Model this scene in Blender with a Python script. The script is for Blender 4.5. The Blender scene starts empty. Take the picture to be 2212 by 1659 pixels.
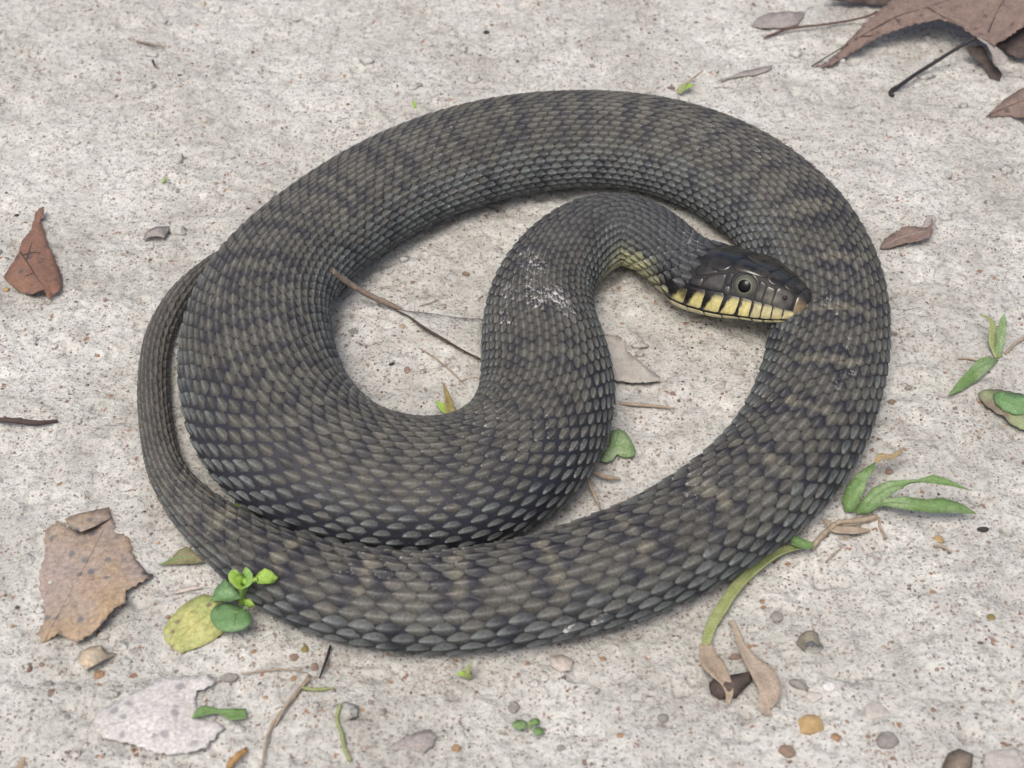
import bpy, math, random
import numpy as np
from mathutils import Vector
from mathutils.geometry import delaunay_2d_cdt

rng = np.random.default_rng(7)
random.seed(7)
scene = bpy.context.scene
col = scene.collection
MM = 0.001

# ------------------------------------------------------------------ camera
ELEV = math.radians(44.0)
HF = math.tan(math.radians(18.0))
DIST = 0.1585 / HF
cam_pos = np.array([0.0, -DIST * math.cos(ELEV), DIST * math.sin(ELEV)])
cd = bpy.data.cameras.new('camera')
cam = bpy.data.objects.new('camera', cd)
col.objects.link(cam)
cam.location = cam_pos
cam.rotation_euler = (math.pi / 2 - ELEV, 0, 0)
cd.sensor_width = 36.0
cd.lens = 18.0 / HF
cd.clip_start = 0.01
cd.clip_end = 200.0
cd.dof.use_dof = True
cd.dof.focus_distance = 0.487
cd.dof.aperture_fstop = 22.0
scene.camera = cam

# ------------------------------------------------------------------ sky, sun, exposure
SUN_EL, SUN_AZ = math.radians(66), math.radians(205)     # azimuth from +Y towards +X
w = bpy.data.worlds.new('World'); scene.world = w; w.use_nodes = True
nt = w.node_tree
bg = nt.nodes['Background']
sky = nt.nodes.new('ShaderNodeTexSky')
sky.sky_type = 'NISHITA'; sky.sun_disc = False
sky.sun_elevation = SUN_EL; sky.sun_rotation = SUN_AZ
sky.air_density = 0.6; sky.dust_density = 6.0; sky.ozone_density = 0.6; sky.altitude = 0
nt.links.new(sky.outputs[0], bg.inputs[0])
bg.inputs[1].default_value = 0.145
sd = bpy.data.lights.new('sun', 'SUN'); sun = bpy.data.objects.new('sun', sd); col.objects.link(sun)
sd.energy = 1.25; sd.angle = math.radians(26); sd.color = (1.0, 0.96, 0.90)
sdir = Vector((math.sin(SUN_AZ) * math.cos(SUN_EL), math.cos(SUN_AZ) * math.cos(SUN_EL), math.sin(SUN_EL)))
sun.rotation_euler = sdir.to_track_quat('Z', 'Y').to_euler()
scene.view_settings.view_transform = 'Standard'
scene.view_settings.look = 'None'
scene.view_settings.exposure = 0.42
scene.view_settings.gamma = 1.0

# ------------------------------------------------------------------ photo measure -> place on the ground
FWD = np.array([0, math.cos(ELEV), -math.sin(ELEV)])
UPV = np.array([0, math.sin(ELEV), math.cos(ELEV)])
RGT = np.array([1.0, 0, 0])

def at(x, y, z=0.0):
    """measured point (2212 x 1659 units) -> world point at height z (m)"""
    nx = (x / 2212 - .5) * 2 * HF
    ny = -(y / 1659 - .5) * 2 * HF * .75
    d = FWD + RGT * nx + UPV * ny
    t = (z - cam_pos[2]) / d[2]
    return cam_pos + d * t

def proj(p):
    q = np.asarray(p) - cam_pos
    f = q @ FWD
    return np.stack([((q @ RGT) / f / HF / 2 + .5) * 2212, (.5 - (q @ UPV) / f / HF / 1.5) * 1659], -1)

REG = dict(D=(0, 0, 1.8517), r1=(2400, 850, .4521), r2=(500, 900, .5425), r3=(500, 1700, .5425), r4=(1500, 1500, .5425),
           r5=(2600, 1700, .6329), r6=(2900, 0, .5424), r7=(0, 700, .4219), r8=(0, 1900, .5877), q1=(0, 2500, .6329),
           q2=(1300, 2400, .6781), q3=(2700, 2400, .6311), q4=(3300, 700, .6628), q5=(0, 0, .6329), q6=(1400, 0, .7233),
           q7=(1250, 700, .5425), q8=(2900, 600, .7233))

def cv(reg, x, y):
    x0, y0, k = REG[reg]
    return (x0 + k * x) / 1.8517, (y0 + k * y) / 1.8517

# ------------------------------------------------------------------ noise for relief
_tab = rng.random((256, 256))
def vnoise(x, y, wl, seed=0):
    x = np.asarray(x) / wl + 37.3 * seed + 1000; y = np.asarray(y) / wl + 91.7 * seed + 1000
    xi = np.floor(x).astype(int); yi = np.floor(y).astype(int)
    fx = x - xi; fy = y - yi
    fx = fx * fx * fx * (fx * (fx * 6 - 15) + 10); fy = fy * fy * fy * (fy * (fy * 6 - 15) + 10)
    a = _tab[xi % 256, yi % 256]; b = _tab[(xi + 1) % 256, yi % 256]
    c = _tab[xi % 256, (yi + 1) % 256]; d = _tab[(xi + 1) % 256, (yi + 1) % 256]
    return (a * (1 - fx) + b * fx) * (1 - fy) + (c * (1 - fx) + d * fx) * fy - .5

def H_low(x, y):
    return (2.2 * vnoise(x, y, .07, 1) + 1.0 * vnoise(x, y, .028, 2)) * MM

CRACKS = [('q3', [(910, 440), (1000, 490), (1120, 520), (1250, 470), (1400, 400)]),
          ('q3', [(1500, 630), (1700, 650), (1900, 640), (2100, 650)]),
          ('q2', [(2060, 470), (2090, 530), (2000, 590), (1850, 660)]),
          ('q2', [(1560, 880), (1620, 820), (1760, 760)]),
          ('q2', [(60, 370), (250, 375), (400, 420), (500, 510)]),
          ('q5', [(250, 350), (270, 470), (240, 600), (420, 670)]),
          ('q5', [(90, 970), (250, 965), (420, 950)]), ('q5', [(830, 100), (920, 80)]),
          ('q5', [(700, 240), (870, 265), (1080, 320), (1200, 360)]),
          ('q4', [(550, 530), (610, 480), (700, 500)]), ('q6', [(1550, 130), (1620, 120), (1680, 160)]),
          ('q1', [(400, 530), (540, 535), (640, 510)]), ('q3', [(0, 560), (50, 580), (110, 570)])]
_crk = []
for reg, pts in CRACKS:
    ps = [at(*cv(reg, *p))[:2] for p in pts]
    for a, b in zip(ps[:-1], ps[1:]):
        _crk.append((a, b))

def ground_h(x, y):
    z = H_low(x, y) / MM
    z += 1.0 * vnoise(x, y, .010, 3)
    n4 = vnoise(x, y, .0048, 4)
    z += 0.85 * n4
    z += 0.6 * vnoise(x, y, .0025, 5) + .28 * vnoise(x, y, .0014, 9)
    crumb = vnoise(x, y, .013, 6) + .4 * vnoise(x, y, .005, 7)
    z += 0.55 * np.clip((crumb - .10) * 7, 0, 1)                      # crusted flakes of silt
    pit = vnoise(x, y, .0062, 8)
    z -= 1.2 * np.clip((pit - .29) * 6, 0, 1)
    for a, b in _crk:
        d = b - a; L = np.hypot(*d)
        t = np.clip(((x - a[0]) * d[0] + (y - a[1]) * d[1]) / (L * L), 0, 1)
        wob = .0006 * vnoise(x, y, .004, 11)
        dd = np.hypot(x - a[0] - t * d[0] + wob * 2, y - a[1] - t * d[1] + wob * 2)
        z -= .8 * np.exp(-(dd / .0006) ** 2)
    return z * MM

# ------------------------------------------------------------------ materials
def nodes_of(m):
    m.use_nodes = True
    return m.node_tree, m.node_tree.nodes, m.node_tree.links

def ramp(N, pts):
    r = N.new('ShaderNodeValToRGB')
    e = r.color_ramp.elements
    while len(e) < len(pts): e.new(.5)
    for el, (p, c) in zip(e, pts):
        el.position = p; el.color = (*c, 1) if len(c) == 3 else c
    return r

def mixc(N, L, fac, a, b, mode='MIX'):
    m = N.new('ShaderNodeMix'); m.data_type = 'RGBA'; m.blend_type = mode
    for i, v in ((0, fac), (6, a), (7, b)):
        if hasattr(v, 'is_linked'): L.new(v, m.inputs[i])
        elif isinstance(v, (int, float)): m.inputs[i].default_value = v
        else: m.inputs[i].default_value = (*v, 1)
    return m.outputs[2]

def noise(N, L, vec, scale, detail=3, rough=.55):
    n = N.new('ShaderNodeTexNoise'); n.inputs['Scale'].default_value = scale
    n.inputs['Detail'].default_value = detail; n.inputs['Roughness'].default_value = rough
    L.new(vec, n.inputs['Vector']); return n

_mats = {}
def organic(name, c1, c2, scale=300, rough=.75, spots=None, spot_scale=160, spot_thr=.3, bump=.3, trans=0.0, spec=.3, c3=None, net=0):
    """two-tone mottled material with optional blotches of wear"""
    if name in _mats: return _mats[name]
    m = bpy.data.materials.new(name); T, N, L = nodes_of(m)
    b = N['Principled BSDF']; b.inputs['Roughness'].default_value = rough
    b.inputs['Specular IOR Level'].default_value = spec
    g = N.new('ShaderNodeNewGeometry'); vec = g.outputs['Position']
    n = noise(N, L, vec, scale, 5, .6)
    r = ramp(N, [(.32, (0, 0, 0)), (.68, (1, 1, 1))]); L.new(n.outputs[0], r.inputs[0])
    c = mixc(N, L, r.outputs[0], c1, c2)
    if c3:
        n3 = noise(N, L, vec, scale * .3, 3); r3 = ramp(N, [(.45, (0, 0, 0)), (.62, (1, 1, 1))]); L.new(n3.outputs[0], r3.inputs[0])
        c = mixc(N, L, r3.outputs[0], c, c3)
    nf = noise(N, L, vec, scale * 6, 3, .7)
    rf = ramp(N, [(.25, (.62, .62, .62)), (.75, (1.25, 1.25, 1.25))]); L.new(nf.outputs[0], rf.inputs[0])
    c = mixc(N, L, 1.0, c, rf.outputs[0], 'MULTIPLY')
    if spots:
        v = N.new('ShaderNodeTexVoronoi'); v.inputs['Scale'].default_value = spot_scale
        nd = noise(N, L, vec, spot_scale * 2, 2)
        ad = N.new('ShaderNodeVectorMath'); ad.operation = 'MULTIPLY_ADD'
        L.new(nd.outputs[1], ad.inputs[0]); ad.inputs[1].default_value = (.0012,) * 3; L.new(vec, ad.inputs[2])
        L.new(ad.outputs[0], v.inputs['Vector'])
        sr = ramp(N, [(spot_thr - .16, (1, 1, 1)), (spot_thr + .04, (0, 0, 0))]); L.new(v.outputs['Distance'], sr.inputs[0])
        sc = N.new('ShaderNodeSeparateColor'); L.new(v.outputs['Color'], sc.inputs[0])
        rr = ramp(N, [(.45, (0, 0, 0)), (.55, (1, 1, 1))]); L.new(sc.outputs[0], rr.inputs[0])
        fm = mixc(N, L, 1.0, sr.outputs[0], rr.outputs[0], 'MULTIPLY')
        c = mixc(N, L, fm, c, spots)
    hgt = nf.outputs[0]
    if net:
        ve = N.new('ShaderNodeTexVoronoi'); ve.feature = 'DISTANCE_TO_EDGE'; ve.inputs['Scale'].default_value = net
        nd2 = noise(N, L, vec, net * .8, 2)
        ad2 = N.new('ShaderNodeVectorMath'); ad2.operation = 'MULTIPLY_ADD'
        L.new(nd2.outputs[1], ad2.inputs[0]); ad2.inputs[1].default_value = (.8 / net,) * 3; L.new(vec, ad2.inputs[2]); L.new(ad2.outputs[0], ve.inputs['Vector'])
        rv_ = ramp(N, [(.0, (.84, .83, .82)), (.08, (1, 1, 1))]); L.new(ve.outputs['Distance'], rv_.inputs[0])
        c = mixc(N, L, 1.0, c, rv_.outputs[0], 'MULTIPLY')
        mh = N.new('ShaderNodeMath'); mh.operation = 'MULTIPLY_ADD'
        L.new(ve.outputs['Distance'], mh.inputs[0]); mh.inputs[1].default_value = 1.5; L.new(nf.outputs[0], mh.inputs[2]); hgt = mh.outputs[0]
    L.new(c, b.inputs['Base Color'])
    if trans and 'Transmission Weight' in b.inputs:
        b.inputs['Subsurface Weight'].default_value = trans
        b.inputs['Subsurface Radius'].default_value = (.0008, .001, .0004)
    bp = N.new('ShaderNodeBump'); bp.inputs['Strength'].default_value = bump; bp.inputs['Distance'].default_value = .0004
    L.new(hgt, bp.inputs['Height']); L.new(bp.outputs[0], b.inputs['Normal'])
    _mats[name] = m
    return m

def attr_material(name, rough=.5, spec=.35, bump=.25, dust=False, coat=0.0, var=.25, scl=1200):
    m = bpy.data.materials.new(name); T, N, L = nodes_of(m)
    b = N['Principled BSDF']; b.inputs['Specular IOR Level'].default_value = spec
    b.inputs['Roughness'].default_value = rough
    if coat: b.inputs['Coat Weight'].default_value = coat; b.inputs['Coat Roughness'].default_value = .12
    a = N.new('ShaderNodeAttribute'); a.attribute_name = 'Col'
    g = N.new('ShaderNodeNewGeometry')
    n = noise(N, L, g.outputs['Position'], scl, 4, .65)
    r = ramp(N, [(.25, (1 - var * 1.3,) * 3), (.75, (1 + var * 1.3,) * 3)]); L.new(n.outputs[0], r.inputs[0])
    c = mixc(N, L, 1.0, a.outputs['Color'], r.outputs[0], 'MULTIPLY')
    if dust:
        d = N.new('ShaderNodeAttribute'); d.attribute_name = 'Dust'
        nd = noise(N, L, g.outputs['Position'], 800, 5, .9)
        ma = N.new('ShaderNodeMath'); ma.operation = 'ADD'
        L.new(d.outputs['Fac'], ma.inputs[0]); L.new(nd.outputs[0], ma.inputs[1])
        rd = ramp(N, [(.80, (0, 0, 0)), (.93, (.9, .9, .9))]); L.new(ma.outputs[0], rd.inputs[0])
        # fine silt clinging everywhere
        n2 = noise(N, L, g.outputs['Position'], 1900, 2, .5)
        r2 = ramp(N, [(.68, (0, 0, 0)), (.76, (.55, .55, .55))]); L.new(n2.outputs[0], r2.inputs[0])
        c = mixc(N, L, r2.outputs[0], c, (.19, .19, .185))
        c = mixc(N, L, rd.outputs[0], c, (.58, .57, .55))
        mr = N.new('ShaderNodeMath'); mr.operation = 'MULTIPLY_ADD'
        L.new(rd.outputs[0], mr.inputs[0]); mr.inputs[1].default_value = .4; mr.inputs[2].default_value = rough
        L.new(mr.outputs[0], b.inputs['Roughness'])
    L.new(c, b.inputs['Base Color'])
    bp = N.new('ShaderNodeBump'); bp.inputs['Strength'].default_value = bump; bp.inputs['Distance'].default_value = .00015
    L.new(n.outputs[0], bp.inputs['Height']); L.new(bp.outputs[0], b.inputs['Normal'])
    return m

def ground_material():
    m = bpy.data.materials.new('silty_soil'); T, N, L = nodes_of(m)
    b = N['Principled BSDF']; b.inputs['Roughness'].default_value = .95; b.inputs['Specular IOR Level'].default_value = .12
    g = N.new('ShaderNodeNewGeometry'); vec = g.outputs['Position']
    n1 = noise(N, L, vec, 16, 6, .66)
    r1 = ramp(N, [(.34, (.366, .364, .333)), (.47, (.450, .452, .420)), (.60, (.530, .534, .503))]); L.new(n1.outputs[0], r1.inputs[0])
    c = r1.outputs[0]
    # damp, darker and pinker film
    n2 = noise(N, L, vec, 75, 5, .7)
    r2 = ramp(N, [(.50, (0, 0, 0)), (.68, (.50,) * 3)]); L.new(n2.outputs[0], r2.inputs[0])
    c = mixc(N, L, r2.outputs[0], c, (.298, .283, .256))
    # dusty white silt
    n3 = noise(N, L, vec, 48, 5, .7)
    r3 = ramp(N, [(.53, (0, 0, 0)), (.68, (.45,) * 3)]); L.new(n3.outputs[0], r3.inputs[0])
    c = mixc(N, L, r3.outputs[0], c, (.63, .63, .595))
    # crisp sand texture
    n4 = noise(N, L, vec, 900, 4, .7)
    r4 = ramp(N, [(.32, (.55, .545, .53)), (.46, (.97, .97, .97)), (.75, (1.16, 1.16, 1.16))]); L.new(n4.outputs[0], r4.inputs[0])
    c = mixc(N, L, 1.0, c, r4.outputs[0], 'MULTIPLY')
    n5 = noise(N, L, vec, 300, 4, .65)
    r5 = ramp(N, [(.30, (.66, .65, .635)), (.50, (1.0, 1.0, 1.0)), (.75, (1.12, 1.12, 1.12))]); L.new(n5.outputs[0], r5.inputs[0])
    c = mixc(N, L, 1.0, c, r5.outputs[0], 'MULTIPLY')
    # sand grains of several minerals
    hmix = None
    for sc, rad, thr, colr in ((520, .22, .66, [(.0, (.17, .15, .135)), (.5, (.26, .20, .165)), (1.0, (.34, .315, .295))]),
                               (900, .26, .66, [(.0, (.19, .17, .155)), (.5, (.30, .21, .165)), (1.0, (.25, .24, .235))]),
                               (240, .13, .80, [(.0, (.19, .13, .10)), (.5, (.30, .17, .10)), (1.0, (.17, .15, .14))])):
        v = N.new('ShaderNodeTexVoronoi'); v.inputs['Scale'].default_value = sc
        nd = noise(N, L, vec, sc * 1.5, 2)
        ad = N.new('ShaderNodeVectorMath'); ad.operation = 'MULTIPLY_ADD'
        L.new(nd.outputs[1], ad.inputs[0]); ad.inputs[1].default_value = (.9 / sc,) * 3; L.new(vec, ad.inputs[2])
        L.new(ad.outputs[0], v.inputs['Vector'])
        sr = ramp(N, [(rad, (1, 1, 1)), (rad + .09, (0, 0, 0))]); L.new(v.outputs['Distance'], sr.inputs[0])
        s = N.new('ShaderNodeSeparateColor'); L.new(v.outputs['Color'], s.inputs[0])
        rr = ramp(N, [(thr, (0, 0, 0)), (thr + .03, (1, 1, 1))]); L.new(s.outputs[0], rr.inputs[0])
        f = mixc(N, L, 1.0, sr.outputs[0], rr.outputs[0], 'MULTIPLY')
        cr = ramp(N, colr); L.new(s.outputs[1], cr.inputs[0])
        c = mixc(N, L, f, c, cr.outputs[0])
        if hmix is None: hmix = f
    L.new(c, b.inputs['Base Color'])
    ad = N.new('ShaderNodeMath'); ad.operation = 'MULTIPLY_ADD'
    L.new(n5.outputs[0], ad.inputs[0]); ad.inputs[1].default_value = 1.6; L.new(n4.outputs[0], ad.inputs[2])
    bp = N.new('ShaderNodeBump'); bp.inputs['Strength'].default_value = .9; bp.inputs['Distance'].default_value = .0008
    L.new(ad.outputs[0], bp.inputs['Height']); L.new(bp.outputs[0], b.inputs['Normal'])
    return m

# ------------------------------------------------------------------ object helpers
def mesh_of(name, verts, faces, colors=None, dust=None, smooth=True):
    me = bpy.data.meshes.new(name)
    verts = np.asarray(verts, dtype=np.float64)
    if isinstance(faces, np.ndarray):
        nf, k = faces.shape
        me.vertices.add(len(verts)); me.vertices.foreach_set('co', verts.astype(np.float32).ravel())
        me.loops.add(nf * k); me.loops.foreach_set('vertex_index', faces.astype(np.int32).ravel())
        me.polygons.add(nf); me.polygons.foreach_set('loop_start', np.arange(0, nf * k, k, dtype=np.int32))
        me.update(calc_edges=True); me.validate()
    else:
        me.from_pydata([tuple(v) for v in verts], [], [tuple(f) for f in faces]); me.update()
    if smooth: me.polygons.foreach_set('use_smooth', np.ones(len(me.polygons), dtype=bool))
    if colors is not None:
        a = me.color_attributes.new('Col', 'FLOAT_COLOR', 'POINT')
        cc = np.ones((len(verts), 4), np.float32); cc[:, :3] = colors; a.data.foreach_set('color', cc.ravel())
    if dust is not None:
        a = me.attributes.new('Dust', 'FLOAT', 'POINT'); a.data.foreach_set('value', np.asarray(dust, np.float32))
    return me

def put(name, verts, faces, mat, parent=None, origin=None, **k):
    verts = np.asarray(verts, float)
    if origin is None:
        if parent is None: origin = np.array([*verts[:, :2].mean(0), verts[:, 2].min()])
        else: origin = np.array(parent['_o'])
    me = mesh_of(name, verts - origin, faces, **k)
    me.materials.append(mat)
    o = bpy.data.objects.new(name, me); col.objects.link(o)
    if parent is not None:
        o.parent = parent; o.location = Vector(origin - np.array(parent['_o']))
    else:
        o.location = Vector(origin)
    o['_o'] = [float(v) for v in origin]
    return o

def tag(o, label, cat, group=None, kind=None):
    o['label'] = label; o['category'] = cat
    if group: o['group'] = group
    if kind: o['kind'] = kind
    return o

def thing(name, label, cat, loc, group=None):
    o = bpy.data.objects.new(name, None); col.objects.link(o); o.empty_display_size = .005
    o.location = Vector(loc); o['_o'] = [float(v) for v in loc]
    return tag(o, label, cat, group)

# ------------------------------------------------------------------ the ground
def axis(lo, hi, step, far):
    a = [lo]
    while a[-1] < hi: a.append(a[-1] + step)
    L_, s = [lo], step
    while L_[-1] > -far: s *= 1.28; L_.append(L_[-1] - s)
    R_, s = [a[-1]], step
    while R_[-1] < far: s *= 1.28; R_.append(R_[-1] + s)
    return np.array(L_[:0:-1] + a + R_[1:])
gx = axis(-.215, .215, .00068, 6.0); gy = axis(-.155, .235, .00068, 6.0)
GX, GY = np.meshgrid(gx, gy)
near = (np.abs(GX) < .25) & (GY > -.2) & (GY < .28)
GZ = np.where(near, 0, H_low(GX, GY))
GZ[near] = ground_h(GX[near], GY[near])
nx_, ny_ = len(gx), len(gy)
idx = np.arange(nx_ * ny_).reshape(ny_, nx_)
gf = np.stack([idx[:-1, :-1], idx[:-1, 1:], idx[1:, 1:], idx[1:, :-1]], -1).reshape(-1, 4)
soil = ground_material()
gme = mesh_of('ground', np.stack([GX.ravel(), GY.ravel(), GZ.ravel()], -1), gf)
gme.materials.append(soil)
go = bpy.data.objects.new('ground', gme); col.objects.link(go)
go['kind'] = 'structure'; go['label'] = 'pale grey silty soil scattered with sand grains'

# ------------------------------------------------------------------ the snake: spine from measured outlines
# edge A, edge B of the body outline, flatness (height/width), lean of the back
ST = [((1410, 416), (1358, 574), .80, 0), ((1340, 400), (1335, 569), .80, 0), ((1260, 410), (1312, 580), .80, 0),
      ((1185, 450), (1290, 602), .78, 0), ((1125, 512), (1277, 625), .75, 0), ((1080, 572), (1274, 640), .72, 0),
      ((1055, 640), (1278, 660), .70, 0), ((1043, 705), (1290, 702), .68, 0), ((1041, 770), (1312, 750), .68, 0),
      ((1040, 835), (1327, 815), .68, 0), ((1030, 868), (1328, 890), .68, 0), ((1012, 888), (1305, 965), .68, 0),
      ((990, 900), (1262, 1050), .68, 0), ((965, 905), (1180, 1122), .68, 0), ((935, 906), (1060, 1180), .68, 0),
      ((900, 903), (925, 1203), .68, 0), ((865, 897), (785, 1194), .68, 0), ((825, 882), (640, 1160), .68, 0),
      ((790, 858), (525, 1098), .68, 0), ((755, 820), (440, 1010), .68, 0), ((733, 780), (400, 900), .68, 0),
      ((720, 735), (386, 800), .68, 0), ((716, 690), (393, 705), .68, 0), ((722, 650), (425, 620), .70, 0),
      ((745, 612), (480, 535), .70, 0), ((790, 572), (555, 460), .70, 0), ((850, 530), (650, 385), .70, 0),
      ((930, 482), (770, 313), .70, 0), ((1020, 448), (900, 255), .70, 0), ((1115, 420), (1030, 219), .70, 0),
      ((1210, 405), (1160, 201), .70, 0), ((1300, 401), (1300, 197), .68, 0), ((1390, 412), (1440, 211), .66, 0),
      ((1470, 440), (1580, 252), .64, -.1), ((1530, 475), (1700, 315), .60, -.2), ((1580, 515), (1800, 398), .56, -.25),
      ((1620, 560), (1868, 495), .54, -.3), ((1645, 615), (1908, 590), .54, -.35), ((1658, 665), (1924, 690), .54, -.35),
      ((1660, 725), (1918, 795), .56, -.3), ((1645, 785), (1897, 890), .58, -.2), ((1622, 845), (1860, 985), .62, -.1),
      ((1590, 905), (1795, 1078), .66, 0), ((1530, 970), (1710, 1158), .70, 0), ((1455, 1027), (1600, 1235), .72, 0),
      ((1370, 1078), (1480, 1298), .72, 0), ((1270, 1117), (1350, 1348), .72, 0), ((1160, 1156), (1210, 1384), .72, 0),
      ((1040, 1182), (1060, 1404), .72, 0), ((920, 1195), (910, 1411), .72, 0), ((800, 1188), (760, 1392), .74, 0),
      ((700, 1165), (640, 1357), .76, 0), ((620, 1145), (545, 1298), .78, 0), ((555, 1120), (465, 1230), .80, 0),
      ((495, 1092), (395, 1155), .80, 0), ((440, 1056), (347, 1088), .82, 0), ((399, 1015), (318, 1022), .82, 0),
      ((377, 950), (303, 940), .82, 0), ((366, 880), (297, 865), .82, 0), ((362, 810), (299, 800), .82, 0),
      ((369, 735), (315, 717), .82, 0), ((400, 670), (350, 645), .82, 0), ((430, 614), (398, 596), .82, 0),
      ((462, 575), (445, 556), .82, 0), ((486, 548), (478, 538), .82, 0)]
KA = np.radians([0, 30, 58, 85, 106, 128, 152, 180])          # eight knots per half ring, back to belly
def body_knots(a, f):
    """half profile (y, z) of a body ring; z = 0 at the widest level"""
    bt, bb = f * a * 1.12, f * a * .84
    y = np.where(KA <= math.pi / 2, a * np.sin(KA), a * np.abs(np.sin(KA)) ** 1.15)
    z = np.where(KA <= math.pi / 2, bt * np.cos(KA), -bb * np.abs(np.cos(KA)) ** .80)
    y[0] = 0; y[-1] = 0
    return y, z
ang = np.linspace(-math.pi, math.pi, 73)
def ring_local(a, f, lean):
    bt, bb = f * a * 1.12, f * a * .84
    c, s = np.cos(ang), np.sin(ang)
    y = np.where(c >= 0, a * s, a * np.sign(s) * np.abs(s) ** 1.15)
    z = np.where(c >= 0, bt * c, -bb * np.abs(c) ** .80)
    return y + lean * (z + bb), z
SINK = .0004
nst = len(ST)
mid = np.array([((A[0] + B[0]) / 2, (A[1] + B[1]) / 2) for A, B, f, l in ST])
a_ = np.array([np.hypot(A[0] - B[0], A[1] - B[1]) / 2 * .000143 for A, B, f, l in ST])
shift = np.zeros((nst, 2))
for it in range(10):
    C = np.array([at(mid[i, 0] + shift[i, 0], mid[i, 1] + shift[i, 1], a_[i] * ST[i][2] * .84 - SINK) for i in range(nst)])
    for i in range(nst):
        t = C[min(i + 1, nst - 1)] - C[max(i - 1, 0)]; t[2] = 0; t /= np.linalg.norm(t)
        F = -t; left = np.cross([0, 0, 1], F)
        y, z = ring_local(a_[i], ST[i][2], ST[i][3])
        P2 = proj(C[i] + y[:, None] * left + z[:, None] * np.array([0, 0, 1]))
        A, B = np.array(ST[i][0], float), np.array(ST[i][1], float)
        p0, p1 = proj(C[i] - t * .004), proj(C[i] + t * .004)
        td = (p1 - p0) / np.linalg.norm(p1 - p0); nrm = np.array([-td[1], td[0]])
        e = P2 @ nrm; ea, eb = sorted((A @ nrm, B @ nrm))
        a_[i] *= ((eb - ea) / (e.max() - e.min())) ** .8
        shift[i] += nrm * ((ea + eb) / 2 - (e.max() + e.min()) / 2) * .8
a_ = np.convolve(np.pad(a_, 1, 'edge'), [.2, .6, .2], 'valid')

HEADL = .0465
tip = at(1752, 664, .0152)
hb = at(1482, 585, .0090)
hd = (tip - hb) / np.linalg.norm(tip - hb)
ctrl, aux = [], []
for x in (1.0, .8, .6, .4, .2, 0.0):
    ctrl.append(tip - hd * HEADL * (1 - x)); aux.append((.0118, .80, 0, 1.0))
for i in range(nst):
    ctrl.append(C[i]); aux.append((a_[i], ST[i][2], ST[i][3], 0.0))
ctrl = np.array(ctrl); aux = np.array(aux)
# roll of head and neck (degrees, back tilts to the snake's left)
aux = np.hstack([aux, np.zeros((len(aux), 1))])
for i, r in enumerate((22, 22, 22, 22, 22, 22, 20, 17, 13, 8, 3)): aux[i, 4] = r
ctrl[6, 2] += .0004

def catmull(P, n=24):
    P = np.vstack([2 * P[0] - P[1], P, 2 * P[-1] - P[-2]])
    out = []
    for i in range(1, len(P) - 2):
        p0, p1, p2, p3 = P[i - 1], P[i], P[i + 1], P[i + 2]
        for t in np.linspace(0, 1, n, endpoint=False):
            out.append(.5 * (2 * p1 + (p2 - p0) * t + (2 * p0 - 5 * p1 + 4 * p2 - p3) * t * t + (3 * p1 - p0 - 3 * p2 + p3) * t ** 3))
    out.append(P[-2]); return np.array(out)
dense = catmull(np.hstack([ctrl, aux]))
cum = np.concatenate([[0], np.cumsum(np.linalg.norm(np.diff(dense[:, :3], axis=0), axis=1))])
DS = .0005
TOT = cum[-1]
S = np.arange(0, TOT, DS)
SP = np.stack([np.interp(S, cum, dense[:, k]) for k in range(8)], -1)
def sst_(x, a, b):
    t = np.clip((x - a) / (b - a), 0, 1); return t * t * (3 - 2 * t)
def smooth(A, sig):
    r = int(sig * 3); k = np.exp(-.5 * (np.arange(-r, r + 1) / sig) ** 2); k /= k.sum()
    pre = 2 * A[0] - A[r:0:-1]; post = 2 * A[-1] - A[-2:-r - 2:-1]
    return np.stack([np.convolve(np.concatenate([pre[:, j], A[:, j], post[:, j]]), k, 'valid') for j in range(A.shape[1])], -1)
sm = smooth(SP, 12)
wt = np.clip((S - .020) / .03, 0, 1)[:, None]
SP = SP * (1 - wt) + sm * wt
sm2 = smooth(SP, 20)
wb = (sst_(S, .022, .060) * (1 - sst_(S, .080, .130)))[:, None]
SP = SP * (1 - wb) + sm2 * wb
pos, ra, rf, lean, ishead, roll = SP[:, :3], SP[:, 3], SP[:, 4], SP[:, 5], SP[:, 6], SP[:, 7]
tg = np.gradient(pos, axis=0); tg /= np.linalg.norm(tg, axis=1)[:, None]
Fv = -tg
left = np.cross(np.array([0, 0, 1.0]), Fv); left /= np.linalg.norm(left, axis=1)[:, None]
upv = np.cross(Fv, left)
cr_, sr_ = np.cos(np.radians(roll))[:, None], np.sin(np.radians(roll))[:, None]
up2 = upv * cr_ + left * sr_
left2 = left * cr_ - upv * sr_
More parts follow.
